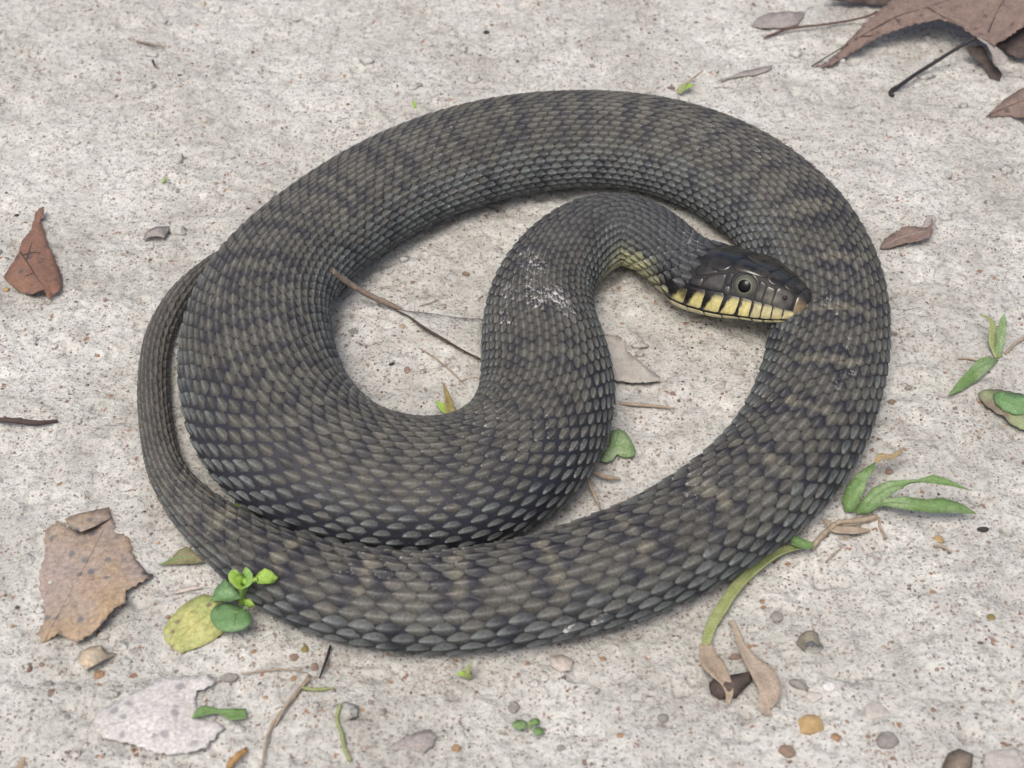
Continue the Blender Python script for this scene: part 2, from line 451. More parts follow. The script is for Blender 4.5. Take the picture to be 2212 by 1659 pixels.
# head profile knots, millimetres; x from the nape to the snout
HX = np.array([0, 7, 14, 21, 28, 34, 39, 43, 45.2, 46.2, 46.5])
HP = np.array([
    [(0, 9.2), (5, 8.5), (9, 6.0), (11.3, 1.8), (11.4, -2), (10.4, -4.8), (7.6, -7.2), (0, -8)],
    [(0, 9.5), (5.2, 8.9), (9.6, 6.3), (12.7, 1.8), (13.0, -1.4), (12.2, -5.4), (9.0, -8.2), (0, -8.6)],
    [(0, 9.7), (5.4, 9.2), (9.8, 6.9), (12.7, 2.3), (13.1, -.6), (12.5, -5.4), (9.2, -8.0), (0, -8.4)],
    [(0, 9.6), (5.4, 9.2), (9.3, 7.5), (11.4, 2.8), (12.2, -.2), (12.0, -5.2), (8.8, -7.5), (0, -7.9)],
    [(0, 9.0), (5.0, 8.8), (8.5, 7.8), (9.6, 3.6), (10.9, 0.0), (10.9, -4.6), (7.8, -6.4), (0, -7.0)],
    [(0, 7.8), (4.2, 7.5), (7.1, 6.4), (8.5, 3.0), (9.5, -.1), (9.5, -4.2), (6.8, -5.9), (0, -6.6)],
    [(0, 6.2), (3.3, 5.9), (5.7, 4.9), (7.1, 2.1), (7.9, -.3), (7.9, -3.6), (5.6, -5.2), (0, -6.0)],
    [(0, 4.6), (2.3, 4.3), (4.1, 3.5), (5.3, 1.4), (5.9, -.9), (5.8, -3.0), (4.1, -4.4), (0, -5.2)],
    [(0, 3.1), (1.6, 2.9), (2.9, 2.3), (3.7, .8), (4.1, -.9), (4.0, -2.5), (2.8, -3.5), (0, -4.2)],
    [(0, 1.2), (.9, 1.1), (1.6, .8), (2.1, .1), (2.2, -.9), (2.1, -1.8), (1.5, -2.4), (0, -2.8)],
    [(0, -.6), (.1, -.6), (.2, -.6), (.25, -.7), (.3, -.8), (.25, -.9), (.2, -1), (0, -1.0)]]) * MM
HS = 1.13     # overall girth of the head
def cubic_interp(xs, Y, x):
    m = np.gradient(Y, xs, axis=0)
    i = np.clip(np.searchsorted(xs, x) - 1, 0, len(xs) - 2)
    h = (xs[i + 1] - xs[i]); t = ((x - xs[i]) / h)
    t = t.reshape(-1, *([1] * (Y.ndim - 1))); h = h.reshape(t.shape)
    return ((2 * t**3 - 3 * t**2 + 1) * Y[i] + (t**3 - 2 * t**2 + t) * h * m[i] + (-2 * t**3 + 3 * t**2) * Y[i + 1] + (t**3 - t**2) * h * m[i + 1])
NS = len(S)
KN = np.zeros((NS, 8, 2))
for i in range(NS):
    y, z = body_knots(ra[i], rf[i]); KN[i, :, 0] = y; KN[i, :, 1] = z
hx = np.clip(HEADL / MM - S / MM, 0, 46.5)
hk = cubic_interp(HX, HP, hx) * HS
bl = np.clip((S - .041) / .017, 0, 1); bl = (bl * bl * (3 - 2 * bl))[:, None, None]
KN = hk * (1 - bl) + KN * bl
# splines round the half ring
NV = 36
vv = np.linspace(0, 7, NV + 1)
def ring_spline(K):                 # K (NS,8,2) -> (NS,NV+1,2)
    ext = np.concatenate([K[:, 1:2] * np.array([-1, 1]), K, K[:, -2:-1] * np.array([-1, 1])], 1)
    out = np.zeros((len(K), NV + 1, 2))
    for j, v in enumerate(vv):
        i = min(int(v), 6); t = v - i
        p0, p1, p2, p3 = ext[:, i], ext[:, i + 1], ext[:, i + 2], ext[:, i + 3]
        out[:, j] = .5 * (2 * p1 + (p2 - p0) * t + (2 * p0 - 5 * p1 + 4 * p2 - p3) * t * t + (3 * p1 - p0 - 3 * p2 + p3) * t ** 3)
    out[:, 0, 0] = 0; out[:, -1, 0] = 0
    return out
HR = ring_spline(KN)
prof = np.concatenate([HR[:, ::-1] * np.array([-1, 1]), HR[:, 1:]], 1)         # right belly .. back .. left belly
vall = np.concatenate([-vv[::-1], vv[1:]])
zb = prof[:, :, 1].min(1)
# ventral scutes: shallow transverse steps on the belly
Ly = prof[:, :, 0] + lean[:, None] * (prof[:, :, 1] - zb[:, None])
PT = pos[:, None] + Ly[..., None] * left2[:, None] + prof[:, :, 1][..., None] * up2[:, None]
dS = np.gradient(PT, axis=0); dV = np.gradient(PT, axis=1)
NRM = np.cross(dV, dS); NRM /= np.maximum(np.linalg.norm(NRM, axis=2), 1e-12)[..., None]
c0 = PT.mean(1)
if ((PT[NS // 2] - c0[NS // 2]) * NRM[NS // 2]).sum() < 0: NRM = -NRM
# resample each half ring uniformly by arc length: q in [-1, 1]
seg = np.linalg.norm(np.diff(PT, axis=1), axis=2)
NQ = 40
qs = np.linspace(-1, 1, 2 * NQ + 1)
PQ = np.zeros((NS, 2 * NQ + 1, 3)); NQn = np.zeros_like(PQ); VQ = np.zeros((NS, 2 * NQ + 1)); AH = np.zeros(NS)
for i in range(NS):
    arc = np.concatenate([[0], np.cumsum(seg[i])]); arc -= arc[NV]
    lft, rgt = arc[-1], -arc[0]
    q = np.where(arc < 0, arc / rgt, arc / lft)
    for k in range(3):
        PQ[i, :, k] = np.interp(qs, q, PT[i, :, k]); NQn[i, :, k] = np.interp(qs, q, NRM[i, :, k])
    VQ[i] = np.interp(qs, q, vall); AH[i] = (lft + rgt) / 2

def surf(s, q):
    fi = np.clip(np.asarray(s) / DS, 0, NS - 1.001); fq = np.clip((np.asarray(q) + 1) * NQ, 0, 2 * NQ - .001)
    i = fi.astype(int); j = fq.astype(int); a = (fi - i)[..., None]; b = (fq - j)[..., None]
    def g(T): return (T[i, j] * (1 - a) + T[i + 1, j] * a) * (1 - b) + (T[i, j + 1] * (1 - a) + T[i + 1, j + 1] * a) * b
    n = g(NQn); n = n / np.maximum(np.linalg.norm(n, axis=-1), 1e-9)[..., None]
    return g(PQ), n

def surf_v(x_mm, v):
    """head surface by x (mm from the nape) and knot coordinate v (-7..7)"""
    s = HEADL - np.asarray(x_mm) * MM
    fi = np.clip(s / DS, 0, NS - 1.001); fv = np.clip((np.asarray(v) + 7) / 7 * NV, 0, 2 * NV - .001)
    i = fi.astype(int); j = fv.astype(int); a = (fi - i)[..., None]; b = (fv - j)[..., None]
    def g(T): return (T[i, j] * (1 - a) + T[i + 1, j] * a) * (1 - b) + (T[i, j + 1] * (1 - a) + T[i + 1, j + 1] * a) * b
    n = g(NRM); n = n / np.maximum(np.linalg.norm(n, axis=-1), 1e-9)[..., None]
    return g(PT), n

snake = thing('snake', 'dark brown keel-scaled snake lying coiled on pale soil, yellow lips', 'snake',
              (0.0, 0.02, 0.0))
skin_mat = attr_material('snake_skin', rough=.55, spec=.3, bump=.3, dust=True)
scale_mat = attr_material('snake_scale', rough=.60, spec=.22, bump=.6, dust=True, var=.34, scl=1400)
plate_mat = attr_material('snake_head_plate', rough=.15, spec=.46, bump=.12, var=.22, scl=900)

def sst(x, a, b):
    t = np.clip((np.asarray(x, float) - a) / (b - a), 0, 1); return t * t * (3 - 2 * t)
def lerp3(a, b, t):
    return np.asarray(a) * (1 - t)[..., None] + np.asarray(b) * t[..., None]
YEL = np.array([.46, .45, .25])

DUSTC = [((1150, 622), 46, .30), ((1195, 638), 34, .36), ((1222, 660), 26, .36), ((1168, 655), 30, .34), ((1120, 640), 40, .26), ((1095, 610), 40, .22), ((1085, 690), 40, .26), ((1150, 570), 45, .30),
         ((1240, 690), 26, .3), ((1190, 540), 36, .2), ((1640, 325), 46, .23), ((1700, 360), 40, .22), ((1790, 650), 40, .26), ((1800, 700), 30, .22),
         ((1835, 800), 34, .28), ((1815, 840), 28, .27), ((1490, 520), 30, .3), ((1330, 430), 50, .16), ((470, 640), 26, .28),
         ((530, 670), 26, .2), ((1290, 1340), 36, .3), ((1230, 1360), 26, .34), ((900, 990), 30, .2), ((1090, 620), 30, .3), ((1830, 740), 24, .3)]
def dust_of(P):
    d2 = proj(P); out = np.clip(.13 + .22 * vnoise(P[:, 0], P[:, 1], .018, 71), 0, .2)
    for (x, y), r, a in DUSTC:
        wv = 26 * vnoise(P[:, 0], P[:, 1], .006, 72)
        out = np.maximum(out, .92 * a * np.exp(-(((d2[:, 0] - x + wv) ** 2 + (d2[:, 1] - y + wv) ** 2) / (1.7 * r * r))))
    return out

# --- continuous body (head to tail tip) as one mesh
nr = 2 * NV
jj = np.arange(nr)
PTb = PT[:, :nr].copy()
vb = vall[:nr]
scute = (np.abs(vb) > 5.2)[None, :] * (S > .062)[:, None]
saw = ((S / .0048) % 1.0)[:, None]
PTb += NRM[:, :nr] * (scute * (saw * .00028))[..., None]
idx = np.arange(NS * nr).reshape(NS, nr)
bf = np.stack([idx[:-1, jj], idx[1:, jj], idx[1:, (jj + 1) % nr], idx[:-1, (jj + 1) % nr]], -1).reshape(-1, 4)
bc = np.zeros((NS, nr, 3)); bc[:] = (.019, .020, .028)
sg = S[:, None]
nk_ = (sst(S, .050, .060) * (1 - sst(S, .088, .116)))[:, None]
belly = np.maximum(sst(np.abs(vb), 4.7, 5.3)[None, :] * np.ones((NS, 1)), nk_ * sst(np.abs(vb), 3.3, 4.2)[None, :] * .7)
bellyc = lerp3(np.array([.38, .36, .19]), np.array([.20, .19, .14]), sst(S, .10, .20))[:, None, :] * np.ones((1, nr, 1))
bc = bc * (1 - belly[..., None]) + bellyc * belly[..., None]
seamdark = ((saw < .16) & scute)[..., None]
bc = np.where(seamdark, bc * .35, bc)
bc[(S < .050)[:, None] & (np.abs(vb) < 5.4)[None, :]] = (.009, .009, .010)
hdm = (S < .0455)[:, None] & (np.abs(vb) > 5.8)[None, :]
bc[hdm] = (.50, .46, .24)
v_all = PTb.reshape(-1, 3)
body = put('body', v_all, bf, skin_mat, snake, colors=bc.reshape(-1, 3), dust=dust_of(v_all) * .4)

# --- dorsal scales: real overlapping keeled plates on the skin
HALF = .745
smm = S / MM
wid = ra / MM
nrow = np.interp(smm, [0, 46, 70, 110, 200, 480, 560, 640, TOT / MM - 60, TOT / MM], [25, 25, 28, 31, 36, 37, 35, 27, 12, 7])
pitch = 2 * HALF * AH / nrow
LEN = 2.05 * pitch
LEN = np.where(smm < 52, np.maximum(LEN * .8, .002), LEN)
tailf = sst(smm, TOT / MM - 190, TOT / MM - 90)
LEN = LEN * (1 + .35 * tailf)
ph = np.concatenate([[0], np.cumsum(DS / LEN)[:-1]])
tv = np.array([-1, -.6, -.15, .3, .65, .9, 1.0]); uv = np.array([-1, -.84, -.30, -.06, .06, .30, .84, 1.0])
TT, UU = np.meshgrid(tv, uv, indexing='ij')
Wt = np.where(TT < 0, (1 - np.abs(TT) ** 2.0 * .70), np.clip(1 - np.abs(TT) ** 1.9 * .84, 0, 1))
sc_s, sc_w, sc_k, sc_p, sc_L = [], [], [], [], []
for k in range(-19, 20):
    j0 = 0 if k % 2 == 0 else .5
    for j in np.arange(j0, ph[-1] - 1.2, 1.0):
        s = np.interp(j, ph, S); p = np.interp(s, S, pitch); A = np.interp(s, S, AH)
        wq = k * p
        if abs(wq) > HALF * A: continue
        x = (HEADL - s) / MM
        q = wq / A
        v = np.interp(q, qs, VQ[int(s / DS)])
        if x > (11.2 - .25 * min(abs(v), 3) if abs(v) < 3.75 else 5.6): continue
        if abs(v) > 5.2 and x > 2: continue
        sc_s.append(s); sc_w.append(wq / A); sc_k.append(k); sc_p.append(p); sc_L.append(np.interp(s, S, LEN))
sc_s = np.array(sc_s); sc_q = np.array(sc_w); sc_k = np.array(sc_k); sc_p = np.array(sc_p); sc_L = np.array(sc_L)
NSC = len(sc_s)
r1, r2, r3, r4 = (rng.random(NSC) for _ in range(4))
sc_s = sc_s + (r1 - .5) * .13 * sc_L; sc_q = sc_q + (r3 - .5) * .12 * sc_p / np.interp(sc_s, S, AH)
eps = .0015
tailf_s = np.interp(sc_s, S, tailf)
Pa, _ = surf(sc_s - eps, sc_q); Pb, _ = surf(sc_s + eps, sc_q)
g = np.linalg.norm(Pb - Pa, axis=1) / (2 * eps)
hl = (.64 + .10 * tailf_s - .05 * sst(g, 1.0, 1.25)) * sc_L * np.clip(g, .70, 1.10) * (.95 + .1 * r2)
hw = .74 * sc_p * np.clip(1.10 - .45 * np.clip(g - 1.0, 0, 1), .88, 1.10) * (.93 + .14 * r4)
dsv = hl / np.maximum(g, .35)
Aat = np.interp(sc_s, S, AH)
ss = sc_s[:, None, None] + dsv[:, None, None] * TT
qq = sc_q[:, None, None] + (hw / Aat)[:, None, None] * (UU * Wt)
qq = np.clip(qq, -1, 1)
P, Nn = surf(ss, qq)
h = (-.06 + .085 * (TT + 1)) + .075 * (1 - np.abs(UU)) * sst(TT, -1, -.1) + .085 * (np.abs(UU) < .2) * sst(TT, -.8, 0)
h = h - .13 * (np.abs(UU) > .99) - .15 * (TT > .99)
tilt = (r3[:, None, None] - .5) * .06 * TT + (r4[:, None, None] - .5) * .09 * UU
SV = P + Nn * ((h[None] + tilt) * sc_p[:, None, None])[..., None]

# colour of each scale: olive brown back, grey flanks, dark blotches beside narrow tan bars
absq = np.abs(sc_q); smn = sc_s / MM
thd = absq / HALF                      # 0 back .. 1 belly edge
brown = np.array([.0750, .0730, .0640]); flank = np.array([.0755, .0835, .0825]); neckc = np.array([.043, .0455, .0475])
base = lerp3(brown, flank, sst(thd + .25 * (r1 - .5), .34, .66))
base = lerp3(base, np.broadcast_to(neckc, base.shape), 1 - sst(smn, 55, 150))
tailm = sst(smn, TOT / MM - 170, TOT / MM - 60)
base = lerp3(base, np.broadcast_to(np.array([.074, .069, .061]), base.shape), tailm)
base *= (.86 + .28 * r2 + .25 * vnoise(smn, sc_k * 4.0, 25, 23))[:, None]
tanc = np.array([.125, .118, .092])
NAVY = np.array([.0165, .018, .028])
per = 24.0
rear = sst(smn, TOT / MM - 470, TOT / MM - 380) * (1 - sst(smn, TOT / MM - 150, TOT / MM - 95))
strength = (.66 + .10 * sst(smn, 250, 330) + .20 * rear) * (1 - .75 * tailm) * sst(smn, 60, 130)
# lower flanks of the neck pale yellow
ny = (1 - sst(smn, 88, 118)) * sst(smn, 34, 44) * sst(thd + .12 * (r2 - .5), .56, .98)
base = lerp3(base, np.broadcast_to(np.array([.31, .31, .165]), base.shape), ny * (.75 + .25 * r4))
cv_ = np.broadcast_to(base[:, None, None, :], SV.shape).copy()
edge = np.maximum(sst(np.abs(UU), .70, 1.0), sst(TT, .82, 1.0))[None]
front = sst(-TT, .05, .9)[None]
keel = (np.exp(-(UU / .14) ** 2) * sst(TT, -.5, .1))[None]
# blotches run across the scales: dark flecks beside narrow tan bars, dark bars on the flanks
def pattern(sv, qv):
    th_v = np.abs(qv) / HALF; u_ = qv * 34
    sw = sv + 5.0 * vnoise(sv, u_, 26, 61) + 2.2 * vnoise(sv, u_, 6, 62)
    p1 = (sw / per) % 1.0; e1 = np.minimum(p1, 1 - p1) * per
    p2 = ((sw + per / 2 + 3 * np.sign(qv)) / per) % 1.0; e2 = np.minimum(p2, 1 - p2) * per
    nz = vnoise(sv, u_, 3.2, 63) + .8 * vnoise(sv, u_ * 1.6, 1.5, 64)
    D1 = np.clip(1 - np.abs(e1 - 4.4) / 3.4, 0, 1) * (1 - sst(th_v + .3 * nz, .34, .50))
    D2 = np.clip(1 - e2 / 4.6, 0, 1) * sst(th_v, .38, .50) * (1 - sst(th_v, .84, .98))
    dark = sst(np.maximum(D1, .9 * D2) + 1.0 * nz, .36, .50)
    bar_ = (1 - sst(e1 + 1.2 * nz, 1.1, 2.2)) * (1 - sst(th_v + .12 * nz, .17, .30))
    return dark * (1 - bar_), bar_
dkv, brv = pattern(ss / MM, qq)
dkc, brc = pattern(smn + 1.2 * (r2 - .5), sc_q)
dkv = np.clip(.55 * dkv + .55 * dkc[:, None, None], 0, 1)
dkv = dkv * strength[:, None, None]; brv = brv * (.14 * strength + .72 * rear)[:, None, None]
shade = .62 + .38 * sst(-TT, -.5, .6)[None]
km = (np.exp(-(UU / .16) ** 2) * sst(TT, -.4, .2))[None]
cv_ = lerp3(cv_, np.broadcast_to(tanc, cv_.shape), np.clip(brv, 0, 1))
cv_ = lerp3(cv_, np.broadcast_to(NAVY, cv_.shape), np.clip(dkv * shade * (1 - .45 * km), 0, .92))
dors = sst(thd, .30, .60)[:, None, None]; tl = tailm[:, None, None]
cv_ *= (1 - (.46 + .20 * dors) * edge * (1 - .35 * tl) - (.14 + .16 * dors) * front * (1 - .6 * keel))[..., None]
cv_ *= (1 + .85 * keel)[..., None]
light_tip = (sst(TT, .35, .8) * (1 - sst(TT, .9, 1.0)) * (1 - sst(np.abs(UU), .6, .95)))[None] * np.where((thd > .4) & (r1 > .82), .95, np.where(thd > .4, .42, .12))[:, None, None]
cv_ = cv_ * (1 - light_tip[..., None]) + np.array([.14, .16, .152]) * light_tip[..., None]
nt_, nu_ = TT.shape
gi = np.arange(nt_ * nu_).reshape(nt_, nu_)
QF = np.stack([gi[:-1, :-1], gi[1:, :-1], gi[1:, 1:], gi[:-1, 1:]], -1).reshape(-1, 4)
nvs = nt_ * nu_
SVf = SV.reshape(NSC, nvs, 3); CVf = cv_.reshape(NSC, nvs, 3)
# orientation
tri = SVf[:, QF[10]]
fn = np.cross(tri[:, 1] - tri[:, 0], tri[:, 2] - tri[:, 0])
if (fn * Nn[:, 3, 4]).sum() < 0: QF = QF[:, ::-1]
ctr = SVf.mean(1); nrm = Nn[:, 3, 4]
view = cam_pos - ctr; dist = np.linalg.norm(view, axis=1); facing = (nrm * view).sum(1) / dist
px = proj(ctr)
area = hl * hw * np.clip(facing, 0, 1) / dist ** 2
hidden = (((px[:, 0] - 1610) / 150) ** 2 + ((px[:, 1] - 622) / 85) ** 2 < 1) & (smn > 60)
area[hidden] = 0
order = np.argsort(-area)
big = order[:300]; rest = np.sort(order[300:])
rest = rest[ctr[rest, 2] > -.002]
DU = dust_of(SVf.reshape(-1, 3)).reshape(NSC, nvs)
DU = DU * (.78 + .42 * np.maximum(sst(np.abs(UU), .4, .85), sst(TT, .3, .8)) + .2 * np.exp(-(UU / .14) ** 2)).ravel()[None]
for i in big:
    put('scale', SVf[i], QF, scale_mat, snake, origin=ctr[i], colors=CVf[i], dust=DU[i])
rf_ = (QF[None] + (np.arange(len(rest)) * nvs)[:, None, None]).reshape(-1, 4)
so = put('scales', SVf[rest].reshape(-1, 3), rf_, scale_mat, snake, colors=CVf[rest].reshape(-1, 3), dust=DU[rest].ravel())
so['kind'] = 'stuff'

# --- head plates and lip scales
def resample_poly(pts, n):
    p = np.array(pts + [pts[0]], float); d = np.hypot(np.diff(p[:, 0]), 2.4 * np.diff(p[:, 1])); c = np.concatenate([[0], np.cumsum(d)])
    t = np.linspace(0, c[-1], n, endpoint=False)
    r = np.stack([np.interp(t, c, p[:, 0]), np.interp(t, c, p[:, 1])], -1)
    for _ in range(2): r = .5 * r + .25 * (np.roll(r, 1, 0) + np.roll(r, -1, 0))     # rounded corners
    return r
def plate(name, pts, colour_fn, lift=.22, grow=1.03, side=1, n=30, label=None, dome=.12):
    lift = lift * .55; dome = dome * .5; grow = grow + .035
    r = resample_poly(pts, n); c = r.mean(0)
    r = c + (r - c) * grow
    rings = [.25, .5, .72, .88, .97, 1.0]
    vs, cs, fs = [], [], []
    allp = [c[None]] + [c + (r - c) * k for k in rings]
    hts = [lift + dome] + [lift + dome * (1 - k * k) for k in rings[:-1]] + [-.10]
    hts[-2] = lift * .7
    for pr, hgt in zip(allp, hts):
        x, v = pr[:, 0], pr[:, 1] * side
        P_, N_ = surf_v(x, v)
        vs.append(P_ + N_ * hgt * MM); cs.append(colour_fn(x, np.abs(v), pr))
    V = np.vstack(vs); Cc = np.vstack(cs)
    for i in range(n):
        fs.append((0, 1 + i, 1 + (i + 1) % n))
        for kk in range(len(rings) - 1):
            a = 1 + kk * n
            fs.append((a + i, a + n + i, a + n + (i + 1) % n, a + (i + 1) % n))
    # outward orientation
    t_ = V[[fs[0][0], fs[0][1], fs[0][2]]]
    P_, N_ = surf_v(c[0:1], c[1:2] * side)
    if np.dot(np.cross(t_[1] - t_[0], t_[2] - t_[0]), N_[0]) < 0: fs = [f[::-1] for f in fs]
    o = put(name, V, fs, plate_mat, snake, origin=V.mean(0), colors=Cc)
    if label: o['label'] = label
    return o
def flatc(c, j=.25):
    c = np.array(c)
    def f(x, v, pr):
        m = 1 + j * 2 * vnoise(x * 1.0, v * 3.0, 1.7, 31)
        return c[None] * m[:, None]
    return f
BLK = (.0105, .0105, .0105)
def topc(mix):
    def f(x, v, pr):
        t = np.clip(mix + .9 * vnoise(x, v * 4, 2.2, 33) + .35 * vnoise(x, v * 4, .8, 34), 0, 1)
        return lerp3(np.array(BLK), np.array([.046, .041, .031]), t)
    return f
for sd_ in (1, -1):
    plate('head_plate', [(33.2, .97), (33.4, 1.95), (29, 2.2), (24.5, 2.2), (22.6, 2.0), (22.4, .62), (28, .86)], topc(.35), side=sd_, lift=.30, dome=.25)   # brow
    plate('head_plate', [(22.0, .04), (22.0, .55), (22.2, 1.95), (20, 2.35), (14.5, 2.0), (11.2, 1.0), (12, .04)], topc(.30), side=sd_)   # crown
    plate('head_plate', [(33.7, .04), (33.6, 1.9), (36.2, 2.25), (38.2, 1.7), (38.3, .04)], topc(.45), side=sd_)
    plate('head_plate', [(38.6, .04), (38.6, 1.6), (41.2, 1.9), (43.2, 1.2), (43.2, .04)], topc(.40), side=sd_)
    plate('head_plate', [(37.6, 2.1), (37.4, 3.9), (40, 4.0), (42.4, 3.9), (42.8, 2.4), (41.4, 2.0)], flatc((.034, .032, .025), .9), side=sd_)   # nasal
    plate('head_plate', [(34.6, 2.45), (34.4, 3.9), (37.2, 3.9), (37.3, 2.4)], flatc((.040, .039, .028), .9), side=sd_)
    plate('head_plate', [(32.3, 2.3), (32.0, 3.2), (32.2, 3.9), (34.2, 3.9), (34.3, 2.4)], flatc((.032, .032, .023), .9), side=sd_)
    plate('head_plate', [(22.3, 2.3), (22.2, 3.0), (23.6, 3.05), (23.9, 2.4)], topc(.05), side=sd_, n=20)
    plate('head_plate', [(22.1, 3.1), (22.5, 3.85), (24.4, 3.9), (23.8, 3.1)], topc(.1), side=sd_, n=20)
    plate('head_plate', [(21.8, 2.4), (21.7, 3.7), (18.5, 3.75), (15.4, 3.4), (15.6, 2.7), (19.5, 2.45)], topc(.12), side=sd_, dome=.3)
    plate('head_plate', [(15.2, 2.1), (18.9, 2.38), (15.3, 2.62), (12.0, 2.7), (11.4, 2.2)], topc(.12), side=sd_, dome=.3)
    plate('head_plate', [(15.1, 2.75), (15.1, 3.55), (11.2, 3.5), (10.6, 2.85)], topc(.1), side=sd_, dome=.3)
    # upper lip: cream scales, each with a black bar on its rear border
    xb = [43.6, 40.6, 37.6, 34.6, 31.4, 27.6, 22.6, 16.6, 10.8, 5.2]
    bw = [.45, .5, .6, .75, .9, 1.2, 1.9, 2.0, 2.2]
    for i in range(9):
        x1, x0 = xb[i], xb[i + 1]
        slant = 1.9 if i >= 5 else .6 if i >= 3 else .3
        def upc(x, v, pr, x0=x0, w=bw[i], i=i, sl=slant):
            cream = np.array([.47, .42, .18]) if i >= 4 else np.array([.39, .35, .19])
            c_ = lerp3(cream, np.array([.030, .030, .034]), 1 - sst(v, 3.82, 4.22 if i < 6 else 4.4))
            xx = x - x0 - (sl * 1.5) * (4.5 - v)
            bar_ = 1 - sst(xx + .35 * vnoise(x, v * 4, .9, 41), w * .75, w * 1.15)
            if i == 8: bar_ = np.maximum(bar_, .75 * (1 - sst(v + .5 * vnoise(x, v * 4, 1.5, 45), 4.3, 4.7)))
            c_ = lerp3(c_, np.array([.016, .015, .015]), bar_)
            return c_ * (1 + .35 * vnoise(x, v * 3, .8, 42) + .3 * vnoise(x, v * 3, 2.4, 44))[:, None]
        tp = 3.92 if i < 6 else 3.82 if i < 8 else 4.0
        plate('lip_scale', [(x1 + .1, tp), (x1 + .1 - .6 * (slant - .3), 4.95), (x0 + .15 - .6 * (slant - .3), 4.95), (x0 + .15 + .4 * (slant - .3), tp - .05)],
              upc, side=sd_, lift=.16, dome=.24, grow=1.09)
    xl = [43.2, 40.9, 38.2, 35.4, 32.0, 28.0, 22.6, 16.6, 11.0, 5.4]
    for i in range(9):
        x1, x0 = xl[i], xl[i + 1]
        def loc(x, v, pr, x0=x0, i=i):
            c_ = np.broadcast_to(np.array([.48, .45, .25]), (len(x), 3))
            bar_ = (1 - sst(x - x0, .35, .7)) * (1 - .6 * sst(v, 5.6, 6.0)) * (1.0 if i in (2, 3, 4, 5, 6) else .25)
            c_ = lerp3(c_, np.array([.02, .018, .016]), bar_)
            return c_ * (1 + .2 * vnoise(x, v * 3, .8, 43))[:, None]
        plate('lip_scale', [(x1, 5.25), (x1 - .4, 5.95), (x0 - .3, 5.95), (x0 + .1, 5.25)], loc, side=sd_, lift=.10, dome=.2, grow=1.06)
plate('head_plate', [(33.0, -.88), (33.6, 0), (33.0, .88), (28, .78), (22.3, .12), (22.3, -.12), (28, -.78)], topc(.35), dome=.2)
rp = [(43.7, -1.0), (43.6, 0), (43.7, 1.0), (43.4, 2.4), (43.9, 4.0), (44.0, 4.7), (45.6, 4.6), (46.1, 3.0), (46.2, 0), (46.1, -3.0), (45.6, -4.6), (44.0, -4.7), (43.9, -4.0), (43.4, -2.4)]
def nose_c(x, v, pr):
    return lerp3(np.array([.026, .024, .021]), np.array([.17, .135, .072]), sst(v, 1.7, 3.3))
# snout shield as a strip round the tip
nx2, nv2 = 9, 27
XX, VV2 = np.meshgrid(np.linspace(43.3, 46.45, nx2), np.linspace(-4.85, 4.85, nv2), indexing='ij')
Pp, Nn2 = surf_v(XX, VV2)
hh = np.full(XX.shape, .13); hh[0] = -.1; hh[:, 0] = -.1; hh[:, -1] = -.1
Vr = (Pp + Nn2 * (hh * MM)[..., None]).reshape(-1, 3)
ii = np.arange(nx2 * nv2).reshape(nx2, nv2)
fr = np.stack([ii[:-1, :-1], ii[1:, :-1], ii[1:, 1:], ii[:-1, 1:]], -1).reshape(-1, 4)
t_ = Vr[fr[nv2 * 4 + 13]]
if np.dot(np.cross(t_[1] - t_[0], t_[2] - t_[0]), Nn2[4, 13]) < 0: fr = fr[:, ::-1]
put('snout_plate', Vr, fr, plate_mat, snake, origin=Vr.mean(0), colors=nose_c(XX.ravel(), np.abs(VV2).ravel(), None))

# --- eyes
def simple_mat(name, c, rough, spec=.5, coat=0.0):
    m = bpy.data.materials.new(name); T, N, L = nodes_of(m); b = N['Principled BSDF']
    b.inputs['Base Color'].default_value = (*c, 1); b.inputs['Roughness'].default_value = rough; b.inputs['Specular IOR Level'].default_value = spec
    if coat: b.inputs['Coat Weight'].default_value = coat; b.inputs['Coat Roughness'].default_value = .03
    g_ = N.new('ShaderNodeNewGeometry'); n_ = noise(N, L, g_.outputs['Position'], 2500, 3)
    r_ = ramp(N, [(.3, tuple(v * .7 for v in c)), (.7, tuple(min(1, v * 1.3) for v in c))]); L.new(n_.outputs[0], r_.inputs[0]); L.new(r_.outputs[0], b.inputs['Base Color'])
    return m
eye_m = attr_material('snake_eye', rough=.12, spec=.35, bump=.0, coat=.0, var=.15, scl=2600)
pup_m = simple_mat('snake_pupil', (.002, .002, .003), .03, .2, 0.0)
nos_m = simple_mat('nostril_dark', (.008, .006, .006), .6)
def cap(center, axis_, R, amax, nr_=10, nc=32, off=0):
    axis_ = axis_ / np.linalg.norm(axis_); h_ = np.cross(axis_, [0, 0, 1.0]); h_ /= np.linalg.norm(h_); k_ = np.cross(h_, axis_)
    vs, an = [center + axis_ * R], [0]
    for i in range(1, nr_ + 1):
        a = amax * i / nr_
        for j in range(nc):
            b = 2 * math.pi * j / nc
            vs.append(center + R * (math.cos(a) * axis_ + math.sin(a) * (math.cos(b) * h_ + math.sin(b) * k_))); an.append(a)
    fs = [(0, 1 + j, 1 + (j + 1) % nc) for j in range(nc)]
    for i in range(nr_ - 1):
        a = 1 + i * nc
        fs += [(a + j, a + nc + j, a + nc + (j + 1) % nc, a + (j + 1) % nc) for j in range(nc)]
    V = np.array(vs); t = V[list(fs[0])]
    if np.dot(np.cross(t[1] - t[0], t[2] - t[0]), axis_) < 0: fs = [f[::-1] for f in fs]
    return V, fs, np.array(an)
